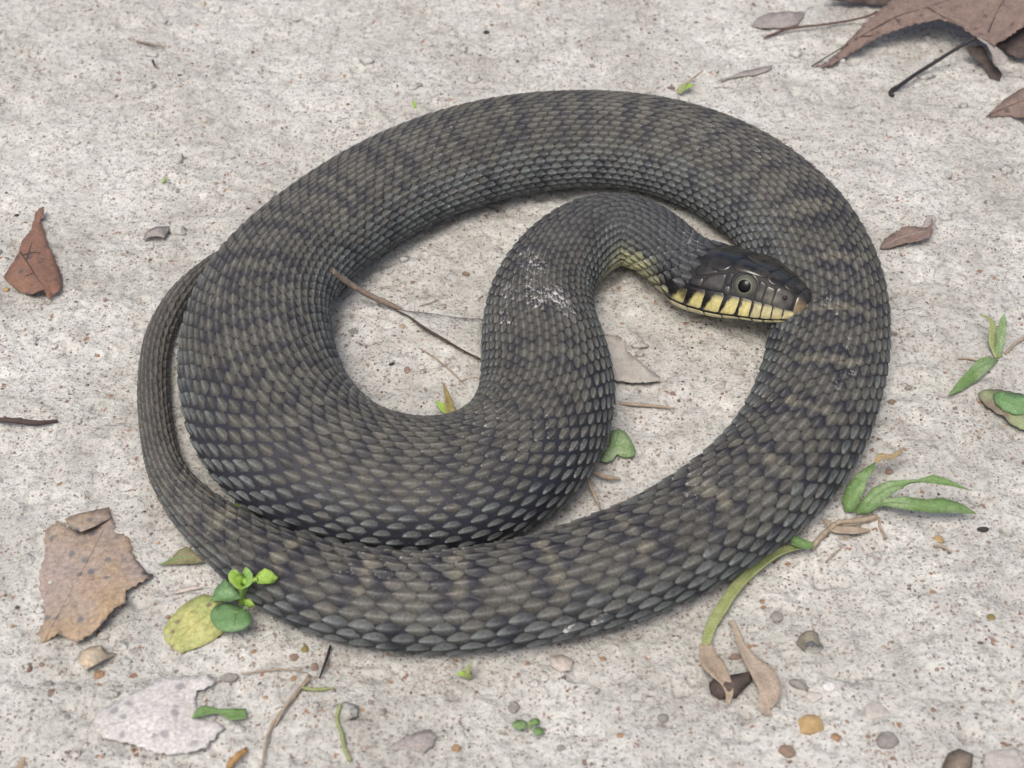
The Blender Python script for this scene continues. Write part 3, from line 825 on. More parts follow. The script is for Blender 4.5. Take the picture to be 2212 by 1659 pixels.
for sd_ in (1, -1):
    i_ = int((HEADL - .0282) / DS)
    p_, n_ = surf_v(np.array([28.2]), np.array([3.0 * sd_]))
    lat = left2[i_] * sd_
    ax = lat * .93 + up2[i_] * .26 + Fv[i_] * .22
    ax /= np.linalg.norm(ax)
    R = .0049
    cen = p_[0] - ax * .0031 + up2[i_] * .0001
    V, fs, an = cap(cen, ax, R, math.pi * .95, 22, 40)
    ecol = lerp3(np.array([.085, .088, .068]), np.array([.032, .032, .030]), sst(an, .74, .95))
    ecol = lerp3(np.array([.20, .20, .145]), ecol, sst(an, .45, .54))
    e = put('eye', V, fs, eye_m, snake, origin=cen, colors=ecol)
    V, fs, an = cap(cen, ax, R * 1.010, .43, 8, 36)
    put('pupil', V, fs, pup_m, e, origin=cen)
    # scaly rim round the eye
    h_ = np.cross(ax, up2[i_]); h_ /= np.linalg.norm(h_); k_ = np.cross(h_, ax)
    rv, rfc, ncr, nm = [], [], 40, 8
    for a in range(ncr):
        b = 2 * math.pi * a / ncr
        rd = math.cos(b) * h_ + math.sin(b) * k_
        cc_ = cen + R * (math.cos(.98) * ax + math.sin(.98) * rd) + .0001 * ax
        for m_ in range(nm):
            d = 2 * math.pi * m_ / nm
            rv.append(cc_ + .00055 * (math.cos(d) * rd * 1.2 + math.sin(d) * ax))
    for a in range(ncr):
        for m_ in range(nm):
            rfc.append((a * nm + m_, ((a + 1) % ncr) * nm + m_, ((a + 1) % ncr) * nm + (m_ + 1) % nm, a * nm + (m_ + 1) % nm))
    put('eye_rim', np.array(rv), rfc, plate_mat, snake, origin=cen, colors=np.broadcast_to(np.array([.022, .021, .020]), (len(rv), 3)))
    p_, n_ = surf_v(np.array([40.3]), np.array([2.75 * sd_]))
    V, fs, an = cap(p_[0] - n_[0] * .0002, n_[0], .00085, math.pi * .6, 6, 16)
    put('nostril', V, fs, nos_m, snake, origin=p_[0])

# ------------------------------------------------------------------ plant and litter builders
def on_ground(x, y, z):
    p = at(x, y, z)
    return at(x, y, z + H_low(p[0], p[1]) + .0005)

def refine(pts, step, teeth=0.0, tooth=9, sd=1, closed=True):
    p = np.array(pts, float); r = np.random.default_rng(sd)
    out = []
    n = len(p)
    for i in range(n if closed else n - 1):
        a, b = p[i], p[(i + 1) % n]
        m = max(1, int(round(np.hypot(*(b - a)[:2]) / step)))
        for t in np.arange(m) / m:
            out.append(a + (b - a) * t)
    o = np.array(out)
    if teeth:
        d = np.roll(o, -1, 0) - np.roll(o, 1, 0); nn = np.stack([d[:, 1], -d[:, 0]], -1)
        nn /= np.maximum(np.linalg.norm(nn, axis=1), 1e-6)[:, None]
        amp = teeth * (((np.arange(len(o)) % 3) - 1) * .55 + r.normal(0, .5, len(o)))
        o[:, :2] += nn * amp[:, None]
    return o

def leaf_surface(reg, outline, zdef=.6, teeth=0.0, step=7, sd=1, wrinkle=.5, dome=0.0, grid=13):
    """outline = (x, y[, z mm]) -> triangulated sheet with real relief"""
    pts = [(*cv(reg, p[0], p[1]), (p[2] if len(p) > 2 else zdef)) for p in outline]
    bd = refine(pts, step, teeth, sd=sd)
    r = np.random.default_rng(sd + 50)
    x0, y0 = bd[:, :2].min(0); x1, y1 = bd[:, :2].max(0)
    gpts = []
    poly = bd[:, :2]
    def inside(px_, py_):
        a = poly; b = np.roll(poly, -1, 0)
        c = ((a[:, 1] > py_) != (b[:, 1] > py_)) & (px_ < (b[:, 0] - a[:, 0]) * (py_ - a[:, 1]) / (b[:, 1] - a[:, 1] + 1e-12) + a[:, 0])
        return c.sum() % 2 == 1
    for gx_ in np.arange(x0 + grid / 2, x1, grid):
        for gy_ in np.arange(y0 + grid / 2, y1, grid):
            q = np.array([gx_ + r.uniform(-2, 2), gy_ + r.uniform(-2, 2)])
            if inside(*q) and np.hypot(*(poly - q).T).min() > grid * .45: gpts.append(q)
    n = len(bd)
    vin = [Vector(p) for p in poly] + [Vector(q) for q in gpts]
    res = delaunay_2d_cdt(vin, [(i, (i + 1) % n) for i in range(n)], [], 1, 1e-4)
    V2 = np.array([tuple(v) for v in res[0]]); F = [tuple(f) for f in res[2]]
    def zfun(q):
        d = np.hypot(bd[:, 0][None] - q[:, 0][:, None], bd[:, 1][None] - q[:, 1][:, None]) + .3
        w_ = d ** -2.5
        z = (w_ * bd[:, 2][None]).sum(1) / w_.sum(1)
        dm = d.min(1)
        size = min(x1 - x0, y1 - y0) / 2
        z = z + dome * sst(dm, 0, size * .8)
        z = z + wrinkle * (vnoise(q[:, 0], q[:, 1], 38, sd) * 1.6 + vnoise(q[:, 0], q[:, 1], 15, sd + 3) * .7)
        return np.maximum(z, .05)
    Z = zfun(V2)
    top = np.array([on_ground(V2[i, 0], V2[i, 1], Z[i] * MM) for i in range(len(V2))])
    return top, F, zfun

def solid(top, F, th=.00025):
    nrm = np.zeros_like(top)
    for f in F:
        n_ = np.cross(top[f[1]] - top[f[0]], top[f[2]] - top[f[0]])
        if n_[2] < 0: n_ = -n_
        for k in f: nrm[k] += n_
    nrm /= np.maximum(np.linalg.norm(nrm, axis=1), 1e-12)[:, None]
    F = [f if np.cross(top[f[1]] - top[f[0]], top[f[2]] - top[f[0]])[2] > 0 else f[::-1] for f in F]
    bot = top - nrm * th
    n = len(top)
    V = np.vstack([top, bot]); fs = list(F) + [tuple(n + k for k in f[::-1]) for f in F]
    ec = {}
    for f in F:
        for a, b in zip(f, f[1:] + f[:1]): ec[(a, b)] = ec.get((a, b), 0) + 1
    for (a, b) in list(ec):
        if (b, a) not in ec: fs.append((b, a, n + a, n + b))
    return V, fs

def tube(P3, R, nseg=8):
    P3 = np.asarray(P3, float); n = len(P3); R = np.broadcast_to(np.asarray(R, float), (n,))
    t = np.gradient(P3, axis=0); t /= np.maximum(np.linalg.norm(t, axis=1), 1e-12)[:, None]
    u = np.cross(t, [0, 0, 1.0]); bad = np.linalg.norm(u, axis=1) < .15
    u[bad] = np.cross(t[bad], [0, 1.0, 0]); u /= np.linalg.norm(u, axis=1)[:, None]; v = np.cross(u, t)
    vs, fs = [], []
    for i in range(n):
        for k in range(nseg):
            a = 2 * math.pi * k / nseg
            vs.append(P3[i] + R[i] * (math.cos(a) * u[i] + math.sin(a) * v[i]))
    for i in range(n - 1):
        for k in range(nseg):
            fs.append((i * nseg + k, i * nseg + (k + 1) % nseg, (i + 1) * nseg + (k + 1) % nseg, (i + 1) * nseg + k))
    fs.append(tuple(range(nseg))[::-1]); fs.append(tuple((n - 1) * nseg + k for k in range(nseg)))
    return np.array(vs), [f[::-1] for f in fs]

def path3(reg, pts, zdef=.3, n=8):
    p = np.array([(*cv(reg, q[0], q[1]), (q[2] if len(q) > 2 else zdef)) for q in pts], float)
    d = catmull(p, n) if len(p) > 2 else np.array([p[0] + (p[1] - p[0]) * t for t in np.linspace(0, 1, n + 1)])
    return np.array([on_ground(a, b, c * MM) for a, b, c in d])

def stem(name, reg, pts, radius, mat, parent=None, zdef=.3, taper=(1, 1), rough=.0, lab=None, n=8):
    P3 = path3(reg, pts, zdef, n)
    R = np.interp(np.linspace(0, 1, len(P3)), np.linspace(0, 1, len(taper)), taper) * radius * MM
    if rough:
        r = np.random.default_rng(int(abs(pts[0][0])) + 3)
        R = R * (1 + rough * r.normal(0, 1, len(R)))
    P3 = P3 + np.array([0, 0, 1]) * R[:, None] * .8
    V, f = tube(P3, R)
    o = put(name, V, f, mat, parent)
    if lab: tag(o, *lab)
    return o

def ribbon(name, reg, pts, width, mat, parent=None, zdef=.5, prof=(.3, 1, .8, .05), fold=.25, th=.00022, lab=None, twist=0.0, n=7):
    """grass blade: folded strip with thickness"""
    P3 = path3(reg, pts, zdef, n); m = len(P3)
    Wd = np.interp(np.linspace(0, 1, m), np.linspace(0, 1, len(prof)), prof) * width * MM / 2
    t = np.gradient(P3, axis=0); t /= np.maximum(np.linalg.norm(t, axis=1), 1e-12)[:, None]
    u = np.cross(t, [0, 0, 1.0]); u += 1e-6; u /= np.linalg.norm(u, axis=1)[:, None]; v = np.cross(u, t)
    if twist:
        a = np.linspace(0, twist, m)[:, None]; u, v = u * np.cos(a) + v * np.sin(a), v * np.cos(a) - u * np.sin(a)
    vs = []
    for off in (0, -th):
        for k in (-1, -.5, 0, .5, 1):
            vs.append(P3 + u * (Wd * k)[:, None] + v * (Wd * abs(k) * fold + off + .0003)[:, None])
    V = np.stack(vs, 1).reshape(-1, 3)          # per station: 10 verts
    fs = []
    for i in range(m - 1):
        a, b = i * 10, (i + 1) * 10
        for k in range(4):
            fs.append((a + k, a + k + 1, b + k + 1, b + k)); fs.append((a + 5 + k, b + 5 + k, b + 6 + k, a + 6 + k))
        fs.append((a, b, b + 5, a + 5)); fs.append((a + 4, a + 9, b + 9, b + 4))
    fs.append((0, 5, 6, 7, 8, 9, 4, 3, 2, 1)); e = (m - 1) * 10; fs.append((e, e + 1, e + 2, e + 3, e + 4, e + 9, e + 8, e + 7, e + 6, e + 5))
    o = put(name, V, fs, mat, parent)
    if lab: tag(o, *lab)
    return o

def leaf(name, reg, outline, mat, label, cat='leaf', group=None, veins=(), vein_mat=None, vein_r=.22, parts=(), parent=None, part_name='blade', **k):
    top, F, zf = leaf_surface(reg, outline, **k)
    V, fs = solid(top, F)
    if parent is None:
        root = thing(name, label, cat, (*top[:, :2].mean(0), top[:, 2].min()), group)
    else: root = parent
    b = put(part_name, V, fs, mat, root, smooth=True)
    for vp in veins:
        p = np.array([cv(reg, *q[:2]) for q in vp], float)
        d = catmull(p, 6) if len(p) > 2 else np.array([p[0] + (p[1] - p[0]) * t for t in np.linspace(0, 1, 9)])
        z = zf(d)
        P3 = np.array([on_ground(d[i, 0], d[i, 1], z[i] * MM) for i in range(len(d))]) + np.array([0, 0, .00005])
        R = np.linspace(1.0, .35, len(P3)) * vein_r * MM
        vv_, ff_ = tube(P3, R, 6)
        put('vein', vv_, ff_, vein_mat or mat, b, origin=np.array(root['_o']))
    return root

# palette
dry = organic('dry_leaf', (.215, .160, .132), (.145, .110, .097), 260, .8, spots=(.09, .062, .055), spot_scale=240, spot_thr=.28, net=420)
dry_red = organic('dry_leaf_red', (.235, .130, .088), (.165, .100, .078), 240, .8, spots=(.095, .075, .068), spot_scale=230, spot_thr=.3, net=420)
dry_dark = organic('dry_leaf_dark', (.100, .078, .066), (.060, .047, .042), 260, .8, net=420)
dry_grey = organic('dry_leaf_grey', (.33, .305, .285), (.235, .215, .205), 260, .9, net=420)
dry_orange = organic('dry_leaf_spotted', (.36, .265, .165), (.28, .235, .185), 110, .85, spots=(.15, .145, .145), spot_scale=300, spot_thr=.36, c3=(.30, .25, .22), net=420)
dry_white = organic('dry_leaf_bleached', (.545, .535, .52), (.46, .445, .425), 160, .9, spots=(.27, .265, .27), spot_scale=260, spot_thr=.36, net=420)
dry_beige = organic('dry_leaf_mud', (.47, .42, .375), (.39, .35, .315), 200, .9)
tan_ = organic('straw', (.36, .30, .225), (.25, .20, .15), 500, .8)
bark = organic('twig_bark', (.30, .245, .195), (.17, .135, .11), 900, .85, bump=.8)
black_st = organic('stem_black', (.028, .027, .030), (.016, .015, .017), 500, .5)
redst = organic('stem_redbrown', (.13, .075, .06), (.07, .048, .042), 400, .7)
veinm = organic('vein_dark', (.085, .060, .052), (.055, .04, .036), 600, .8)
green = organic('leaf_green', (.155, .255, .095), (.115, .20, .070), 260, .6, trans=.15, spec=.25, c3=(.25, .34, .185), net=420)
green2 = organic('leaf_green_deep', (.165, .290, .125), (.125, .235, .098), 300, .5, trans=.15, spec=.35, net=420)
green_b = organic('leaf_green_bright', (.30, .45, .085), (.22, .37, .065), 300, .5, trans=.2)
green_y = organic('leaf_yellow_green', (.42, .41, .165), (.29, .34, .125), 120, .6, spots=(.16, .11, .075), spot_scale=260, spot_thr=.24, trans=.1, net=420)
green_d = organic('leaf_green_dull', (.155, .185, .075), (.20, .17, .11), 260, .7, trans=.1)
blade_pale = organic('blade_pale_green', (.27, .30, .135), (.21, .25, .10), 240, .55, trans=.15)
gvein = organic('vein_green', (.17, .30, .12), (.13, .25, .09), 500, .5)
crust = organic('leaf_mossy', (.22, .20, .145), (.13, .105, .085), 260, .85, c3=(.24, .29, .15))

mud = organic('leaf_mud', (.47, .445, .395), (.38, .355, .315), 420, .95, bump=1.0, c3=(.47, .46, .42))
# ------------------------------------------------------------------ leaves
big_leaf = leaf('dry_leaf', 'r6', [(640, 488, .4), (720, 470, .8), (800, 420, 2), (880, 330, 4), (960, 250, 6), (1040, 160, 8), (1120, 90, 10), (1250, -20, 12),
      (1500, -120, 14), (1900, -150, 16), (2300, -60, 16), (2350, 100, 15), (2205, 180, 13), (2140, 240, 12.5), (2060, 290, 12), (1985, 335, 11.5), (1940, 300, 12),
      (1830, 265, 12), (1780, 220, 12.5), (1740, 190, 12.5), (1600, 140, 12), (1480, 160, 11), (1330, 200, 9), (1200, 240, 7.5), (1080, 300, 5.5), (960, 370, 3.5),
      (850, 440, 2), (780, 485, 1), (700, 493, .5)], dry, 'large brown lobed dry leaf arched over the soil on a black stalk', teeth=2.2, step=6, sd=3, wrinkle=1.7,
      veins=[[(640, 488), (900, 330), (1250, 130), (1480, 60), (1700, -20)], [(1490, 55), (1600, 120), (1760, 195)], [(1940, 240), (2000, 100), (2090, -60)],
             [(1250, 130), (1300, 190)], [(1000, 270), (1100, 260)]], vein_mat=veinm, vein_r=.3)
top2, F2, _ = leaf_surface('r6', [(1830, 262, 12), (1985, 330, 11.5), (2050, 385, 10), (2092, 430, 9), (2060, 480, 8), (1980, 462, 8), (1968, 400, 9.5), (1930, 330, 11)], sd=5, step=5, grid=9)
V, fs = solid(top2, F2); put('curled_lobe', V, fs, dry_grey, big_leaf)
stem('stalk', 'r6', [(1850, 285, 11.5), (1700, 370, 8), (1560, 460, 5), (1400, 560, 2.6), (1290, 640, 1.2), (1228, 680, .6), (1222, 705, .3), (1245, 716, .2)], .85, black_st, big_leaf, taper=(.8, .8, .85, .9, 1.1, 1.1, .8))
leaf('dry_leaf', 'r6', [(1985, 330, 5), (2110, 258, 6.5), (2230, 170, 7), (2330, 250, 7), (2320, 430, 5), (2150, 425, 3), (2060, 375, 3)], dry_dark,
     'dark brown dry leaf lying in shade beneath the large arched leaf', teeth=1.5, sd=6)
leaf('dry_leaf', 'r6', [(1775, 345, 5), (1900, 335, 6), (1965, 450, 3), (2045, 540, 1), (2030, 602, .3), (1960, 582, .5), (1900, 480, 2), (1800, 395, 4)], dry_dark,
     'narrow brown leaf lobe, coloured dark for shade, hanging to the soil beside the black stalk', teeth=1.0, sd=7)  # brown lobe; shade under the arched leaf is put into its dark colour
leaf('dry_leaf', 'r6', [(1925, 860, .6), (1990, 790, 2), (2080, 720, 3.5), (2205, 640, 6), (2320, 580, 8), (2330, 880, 4), (2205, 872, 2), (2100, 857, 1)], dry,
     'brown pointed leaf corner lying alone below the large arched leaf', teeth=1.5, sd=8, veins=[[(1925, 860), (2080, 790), (2300, 700)]], vein_mat=veinm)
leaf('dry_leaf', 'r6', [(720, -15, 3), (860, 12, 2.5), (1000, 28, 2), (1100, 34, 2), (1190, 36, 2.5), (1240, 0, 4), (1210, -70, 6), (900, -90, 6)], dry_dark,
     'dark red-brown leaf edge behind the large arched leaf', teeth=1.2, sd=9)
stem('leaf_stalk', 'r6', [(285, 285, .2), (350, 262, .6), (490, 215, .8), (700, 190, 1.2), (900, 160, 2), (1050, 125, 3.5), (1120, 92, 5)], .52, redst, zdef=1,
     taper=(.6, 1.1, 1.0, .9, .9, .9, .9), rough=.1, lab=('thin red-brown leaf stalk leading under the large arched leaf', 'stalk'))
leaf('leaf_fragment', 'r6', [(190, 190), (240, 130), (330, 95), (450, 80), (590, 90, .3), (560, 150, .5), (515, 190, .7), (440, 202), (330, 206), (260, 202)], dry_grey,
     'faded grey leaf scrap half sunk in soil beside the thin red-brown stalk', teeth=1, sd=10, veins=[[(200, 185), (400, 150), (580, 95)]], vein_mat=dry_grey)
leaf('leaf_fragment', 'r6', [(-60, 600), (0, 575, .4), (60, 560, .4), (120, 528, .4), (250, 500, .5), (350, 480, .8), (330, 515, .9), (230, 552, .8), (110, 563, .7), (40, 577, .5)], dry_grey,
     'long thin grey leaf sliver with a lifted dark edge on bare soil', teeth=.8, sd=11)
leaf('dry_leaf', 'r7', [(370, 310, 2.6), (405, 305, 3.5), (410, 400, 2.5), (380, 420, 1), (405, 490, 1.2), (440, 620, 1.2), (500, 760, 1), (560, 900, 1.0), (590, 980, 1.4), (580, 1070, 2),
      (540, 1110, 2.0), (490, 1150, .8), (460, 1190, .2), (440, 1130, 1.5), (420, 1090, 3.2), (370, 1092, 3.6), (310, 1125, 2.6), (240, 1128, 2), (170, 1090, 1.6), (110, 1050, 1.2), (30, 970, .6),
      (90, 880, .8), (160, 770, 1.2), (190, 690, 1.5), (200, 630, 1.2), (280, 540, 1), (310, 460, 1), (340, 360, 1.5)], dry_red,
     'reddish brown triangular dry leaf with a pointed tip, alone on open soil', teeth=1.3, sd=12, dome=1.2,
     veins=[[(190, 730), (280, 860), (340, 960), (425, 1065)], [(220, 760), (300, 735), (380, 740)], [(320, 930), (240, 960)], [(250, 810), (300, 640)]], vein_mat=veinm, vein_r=.26)
leaf('leaf_fragment', 'r7', [(1350, 615, .2), (1390, 530, 1), (1480, 490, 1.2), (1610, 485, .6), (1590, 540, 1.4), (1550, 592, 1.6), (1500, 577, 2.2), (1420, 582, 2)], dry_grey,
     'small faded grey leaf scrap with a lifted edge near the tail', teeth=.8, sd=13, dome=.6)
spot_leaf = leaf('dry_leaf', 'r8', [(320, 360), (380, 312, 1), (460, 350, 1.2), (540, 392, 1.0), (650, 352, 1.4), (760, 290, 1.2), (790, 370), (880, 430), (900, 530), (940, 600), (1000, 660, .8), (1052, 690, 1),
      (970, 722, 3.4), (920, 750, 3.2), (860, 782, 3.0), (850, 870, 2.4), (780, 905, 3.8), (730, 960, 4.0), (680, 1030, 3), (620, 1080, 2.6), (575, 1105, 3.2), (530, 1150, .8), (430, 1090, 1.4), (380, 1078, 3.2),
      (330, 1120, 1), (285, 1150, .4), (250, 1080, .4), (300, 1000), (310, 900), (270, 780), (265, 650), (310, 550), (300, 420)], dry_orange,
      'tan orange dry leaf covered in grey spots, with a folded-over lobe', teeth=2.4, step=6, sd=14, dome=1.0, wrinkle=.7, veins=[[(300, 1130), (450, 850), (560, 650), (700, 380)], [(520, 720), (800, 690), (1030, 690)]], vein_mat=dry_orange)
top2, F2, _ = leaf_surface('r8', [(440, 300, 1.5), (520, 265, 1.6), (660, 235, 1.6), (742, 218, 1.2), (755, 290, 2.0), (650, 345, 3.4), (550, 384, 3.8), (480, 340, 2.4)], sd=15, step=6)
V, fs = solid(top2, F2); put('folded_lobe', V, fs, dry_orange, spot_leaf)
leaf('dry_leaf', 'q1', [(590, 590, .3), (650, 530, .4), (760, 470), (900, 400), (1000, 340), (1120, 325), (1250, 315), (1340, 325), (1365, 355, .9), (1320, 385, 1.2), (1240, 415, 1), (1235, 470), (1250, 510),
      (1285, 535), (1230, 575), (1290, 600), (1350, 600), (1390, 620), (1420, 650, 1), (1370, 680, 1.5), (1345, 720, 1.5), (1300, 770, 1.5), (1200, 805, 1.5), (1080, 815, 1.3), (950, 795, 1.2), (820, 750, 1),
      (650, 710, .7), (600, 650, .3)], dry_white, 'bleached whitish leaf with grey spots and ragged edge, flat on soil', teeth=2.4, sd=16, dome=.8,
      veins=[[(620, 640), (900, 590), (1230, 560)], [(800, 610), (1000, 470), (1150, 400)], [(820, 620), (1050, 720), (1250, 740)]], vein_mat=dry_white, vein_r=.2)
leaf('leaf_fragment', 'q4', [(330, 440, .2), (350, 390, .5), (410, 350, 1.5), (480, 310, 3.4), (530, 310, 3.6), (600, 318, 3.2), (655, 290, 4.5), (645, 345, 3.2), (640, 372, 2.6), (560, 400, 2.4), (480, 412, 1.6), (420, 430, .7), (380, 445, .2)],
     dry, 'small curled brown leaf scrap on soil outside the coil, tip rolled up', teeth=1.4, sd=17, step=5, grid=9, veins=[[(350, 430), (480, 370), (640, 330)]], vein_mat=dry_grey)
ribbon('leaf_scrap', 'q4', [(602, 316, 3.2), (618, 285, 4.2), (645, 258, 5.6), (656, 275, 5), (650, 300, 3.6)], 2.2, dry_grey, prof=(.8, 1, 1, .8, .5), fold=.1, lab=('tiny rolled grey leaf tip on the small curled brown scrap', 'leaf'))
# leaf scraps inside the coil
pale = leaf('buried_leaf', 'q7', [(600, 985, .4), (700, 1000, .3), (820, 1010, .25), (950, 1030, .2), (1080, 1050, .2), (1260, 1060, .2), (1260, 1362, 1.2), (1100, 1285, 1.7), (960, 1205, 1.9), (820, 1122, 1.8), (710, 1042, 1.0)], soil,
     'mud-coated pale leaf with a brown rolled edge inside the coil', sd=18, wrinkle=.3)
stem('rolled_edge', 'q7', [(600, 990, .5), (710, 1045, 1.2), (820, 1128, 1.7), (960, 1210, 1.9), (1100, 1290, 1.7), (1250, 1364, 1.2)], .30, veinm, pale, taper=(.5, .8, 1.4, 1.2, .8, .5))
leaf('buried_leaf', 'r1', [(20, 1080, .3), (160, 1090, .3), (230, 1140, .4), (240, 1220, .4), (420, 1370, .5), (540, 1460, .8), (530, 1490, 1.3), (400, 1500, 1.8), (300, 1502, 1.9), (200, 1492, 1.7), (130, 1482, 1.5), (40, 1300, .6)], mud,
     'pale mud-coated leaf with a cracked lifted edge below the head', teeth=1.2, step=5, sd=19, wrinkle=.35)
stem('dead_twig', 'q7', [(140, 725, 17), (250, 800, 11), (400, 890, 5.2), (560, 962, 1.4), (660, 1000, .1)], 1.15, bark, zdef=1, taper=(1.0, .95, .85, .8, .45), rough=.05,
     lab=('brown dead twig leaning on the inner flank of the coil', 'twig'))
leaf('dry_leaf', 'r8', [(525, 1240, .3), (560, 1192, 1.5), (620, 1165, 2), (690, 1158, 1.6), (725, 1205, 1.8), (805, 1215, .4), (720, 1252, 2.0), (650, 1290, 2.4), (580, 1330, .6), (552, 1290, .8)], organic('leaf_cream', (.56, .46, .32), (.42, .37, .28), 180, .85, c3=(.27, .245, .20)),
     'cream folded leaf scrap below the grey-spotted tan leaf', sd=20, dome=2.2, step=5, grid=9)
leaf('leaf_fragment', 'q1', [(1425, 905, .4), (1440, 860, 1.6), (1500, 800, 2), (1558, 768, 1), (1568, 800, .8), (1512, 852, 1.2), (1462, 905, .4)], organic('leaf_amber', (.36, .22, .085), (.26, .16, .075), 240, .7),
     'amber curled leaf sliver on soil below the bleached leaf', sd=21, dome=.8, step=5, grid=9)
leaf('leaf_fragment', 'q2', [(350, 880, .3), (480, 800), (620, 758, .7), (660, 800, 1.4), (630, 860, 1.4), (580, 900, 1.2), (545, 895, .8), (440, 885, .5)], dry_grey,
     'grey soil-stained leaf flake below the lower coil', sd=22, teeth=1)
leaf('leaf_fragment', 'q2', [(1320, 330), (1400, 320), (1465, 350, .8), (1450, 410, 1.2), (1390, 425, .8), (1340, 390)], dry_beige, 'beige leaf chip lying just below the lower coil', sd=23, step=6)
leaf('dry_leaf', 'q3', [(1685, 1075, .5), (1730, 970, 2.2), (1800, 940, 3), (1890, 975, 3), (1885, 1055, 2.5), (1850, 1130, 1), (1750, 1150, 1)], organic('leaf_brown_dull', (.20, .165, .13), (.12, .098, .08), 240, .8),
     'dull brown curled leaf beside a big pale stone', sd=24, dome=2, step=6)
leaf('dead_leaf', 'q3', [(215, 530, .5), (250, 492, 2.5), (330, 478, 3), (420, 462, 2.6), (492, 448, 2), (485, 515, 1.5), (430, 575, 1.4), (380, 622, 1), (280, 632, .6), (225, 592, .5)], dry_dark,
     'dark decayed leaf under the withered end of the long green blade', sd=25, dome=2.5, step=6)
# arched dead leaf curl
ribbon('leaf_curl', 'q3', [(800, 300, .2), (820, 250, 3.2), (865, 230, 4.4), (905, 255, 3), (920, 290, .2)], 3.2, organic('leaf_olive_dry', (.25, .235, .175), (.17, .155, .12), 300, .8), prof=(.8, 1, 1, 1, .8), fold=.1,
       lab=('olive dry leaf curl standing like a small arch', 'leaf'))

# ------------------------------------------------------------------ green plants
pl = thing('seedling', 'green seedling with one yellowing spotted leaf and bright shoots against the coil', 'plant', on_ground(*cv('r8', 1665, 850), 0))
leaf('x', 'r8', [(1112, 1050, .4), (1150, 985, .5), (1220, 905, .8), (1290, 850, 1.2), (1390, 808, 2.2), (1480, 830, 3), (1560, 900, 3), (1600, 980, 2.4), (1520, 1070, 1.4), (1440, 1130, 1), (1380, 1160, .8),
      (1300, 1188, .5), (1240, 1212, .3), (1170, 1172, .3), (1118, 1120, .3)], green_y, '', parent=pl, part_name='yellow_leaf', sd=30, dome=.8, teeth=.5,
     veins=[[(1600, 890), (1400, 960), (1200, 1120)], [(1480, 930), (1390, 1060)], [(1420, 950), (1300, 930)]], vein_mat=green_y)
th_ = np.linspace(0, 2 * math.pi, 22, endpoint=False)
leaf('x', 'r8', [(1562 + 142 * math.cos(t) + 10 * math.cos(2 * t), 968 + 98 * math.sin(t) + 8 * math.cos(t), 4.5 + 1.2 * math.cos(t) + 1.4 * math.sin(t)) for t in th_], green2, '', parent=pl, part_name='round_leaf', sd=31, dome=1.2, wrinkle=.3,
     veins=[[(1690, 895), (1600, 950), (1450, 1010)], [(1600, 950), (1590, 1040)], [(1620, 935), (1520, 920)]], vein_mat=gvein)
leaf('x', 'r8', [(1430, 855, 5), (1470, 765, 6), (1530, 708, 7.5), (1590, 765, 7.5), (1645, 838, 6), (1560, 862, 5)], green2, '', parent=pl, part_name='round_leaf', sd=32, dome=.8, wrinkle=.3)
leaf('x', 'r8', [(1660, 850, 6), (1700, 840, 7), (1735, 890, 6), (1700, 905, 5), (1665, 890, 5)], green_b, '', parent=pl, part_name='small_leaf', sd=33, step=5, grid=8)
stem('stalk', 'r8', [(1650, 880, .2), (1660, 830, 3), (1670, 780, 8), (1675, 730, 14)], 1.1, green_b, pl, taper=(1.1, 1, .9, .8))
ribbon('shoot', 'r8', [(1662, 820, 7), (1635, 755, 13), (1600, 690, 16), (1592, 642, 18)], 4.2, green_b, pl, prof=(.5, .8, 1, .35), fold=.3)
ribbon('shoot', 'r8', [(1668, 810, 9), (1688, 730, 15), (1706, 648, 19)], 4.6, organic('shoot_pale', (.26, .42, .12), (.19, .34, .09), 300, .5, trans=.2), pl, prof=(.6, .9, 1.0, .7), fold=.2)
ribbon('shoot', 'r8', [(1612, 705, 15), (1562, 714, 15)], 3.0, green_b, pl, prof=(.6, 1, .4), fold=.2)
leaf('x', 'r8', [(1730, 705, 18), (1765, 660, 19), (1802, 636, 20), (1842, 650, 19.5), (1895, 702, 18), (1862, 735, 17), (1800, 742, 17), (1755, 740, 17)], green_b, '', parent=pl, part_name='small_leaf', sd=34, step=5, grid=8, dome=.6)
stem('stalk', 'r8', [(1675, 745, 12), (1705, 735, 15), (1745, 715, 18)], .55, green_b, pl)
leaf('leaf', 'r8', [(1085, 612, .3), (1170, 560, 1.5), (1215, 510, 2.4), (1272, 485, 3), (1335, 535, 2.6), (1385, 592, 2), (1330, 604, 1.4), (1250, 606, .9), (1160, 612, .5)], green_d, 'dull green pointed leaf tucked beside the outer side of the rear coil', sd=35, step=6,
     veins=[[(1090, 612), (1200, 565), (1330, 560)]], vein_mat=gvein)
leaf('leaf_fragment', 'r8', [(1160, 808), (1230, 770, .7), (1330, 748, .8), (1385, 765, .7), (1320, 780), (1230, 800)], dry_beige, 'thin beige leaf sliver between spotted leaf and seedling', sd=36, step=6, grid=9)
leaf('leaf', 'r4', [(1720, 540, 2), (1740, 410, 2.5), (1800, 395, 2.6), (1850, 420, 2.4), (1890, 480, 2.0), (1925, 560, 1.6), (1900, 600, 1.4), (1840, 610, 1.4), (1800, 590, 1.8), (1785, 580, 2), (1750, 630, 1.8), (1700, 642, 1.6), (1660, 630, 1.6), (1680, 580, 2)], green,
     'bright green heart-shaped leaf lying inside the coil against the thick bend', sd=37, step=6, wrinkle=.3, dome=.6, veins=[[(1690, 560), (1790, 520), (1900, 570)], [(1760, 530), (1800, 430)]], vein_mat=gvein)
sp = thing('grass_sprout', 'small green sprout with a browned tip in the inner bend', 'plant', on_ground(*cv('r4', 585, 305), 0))
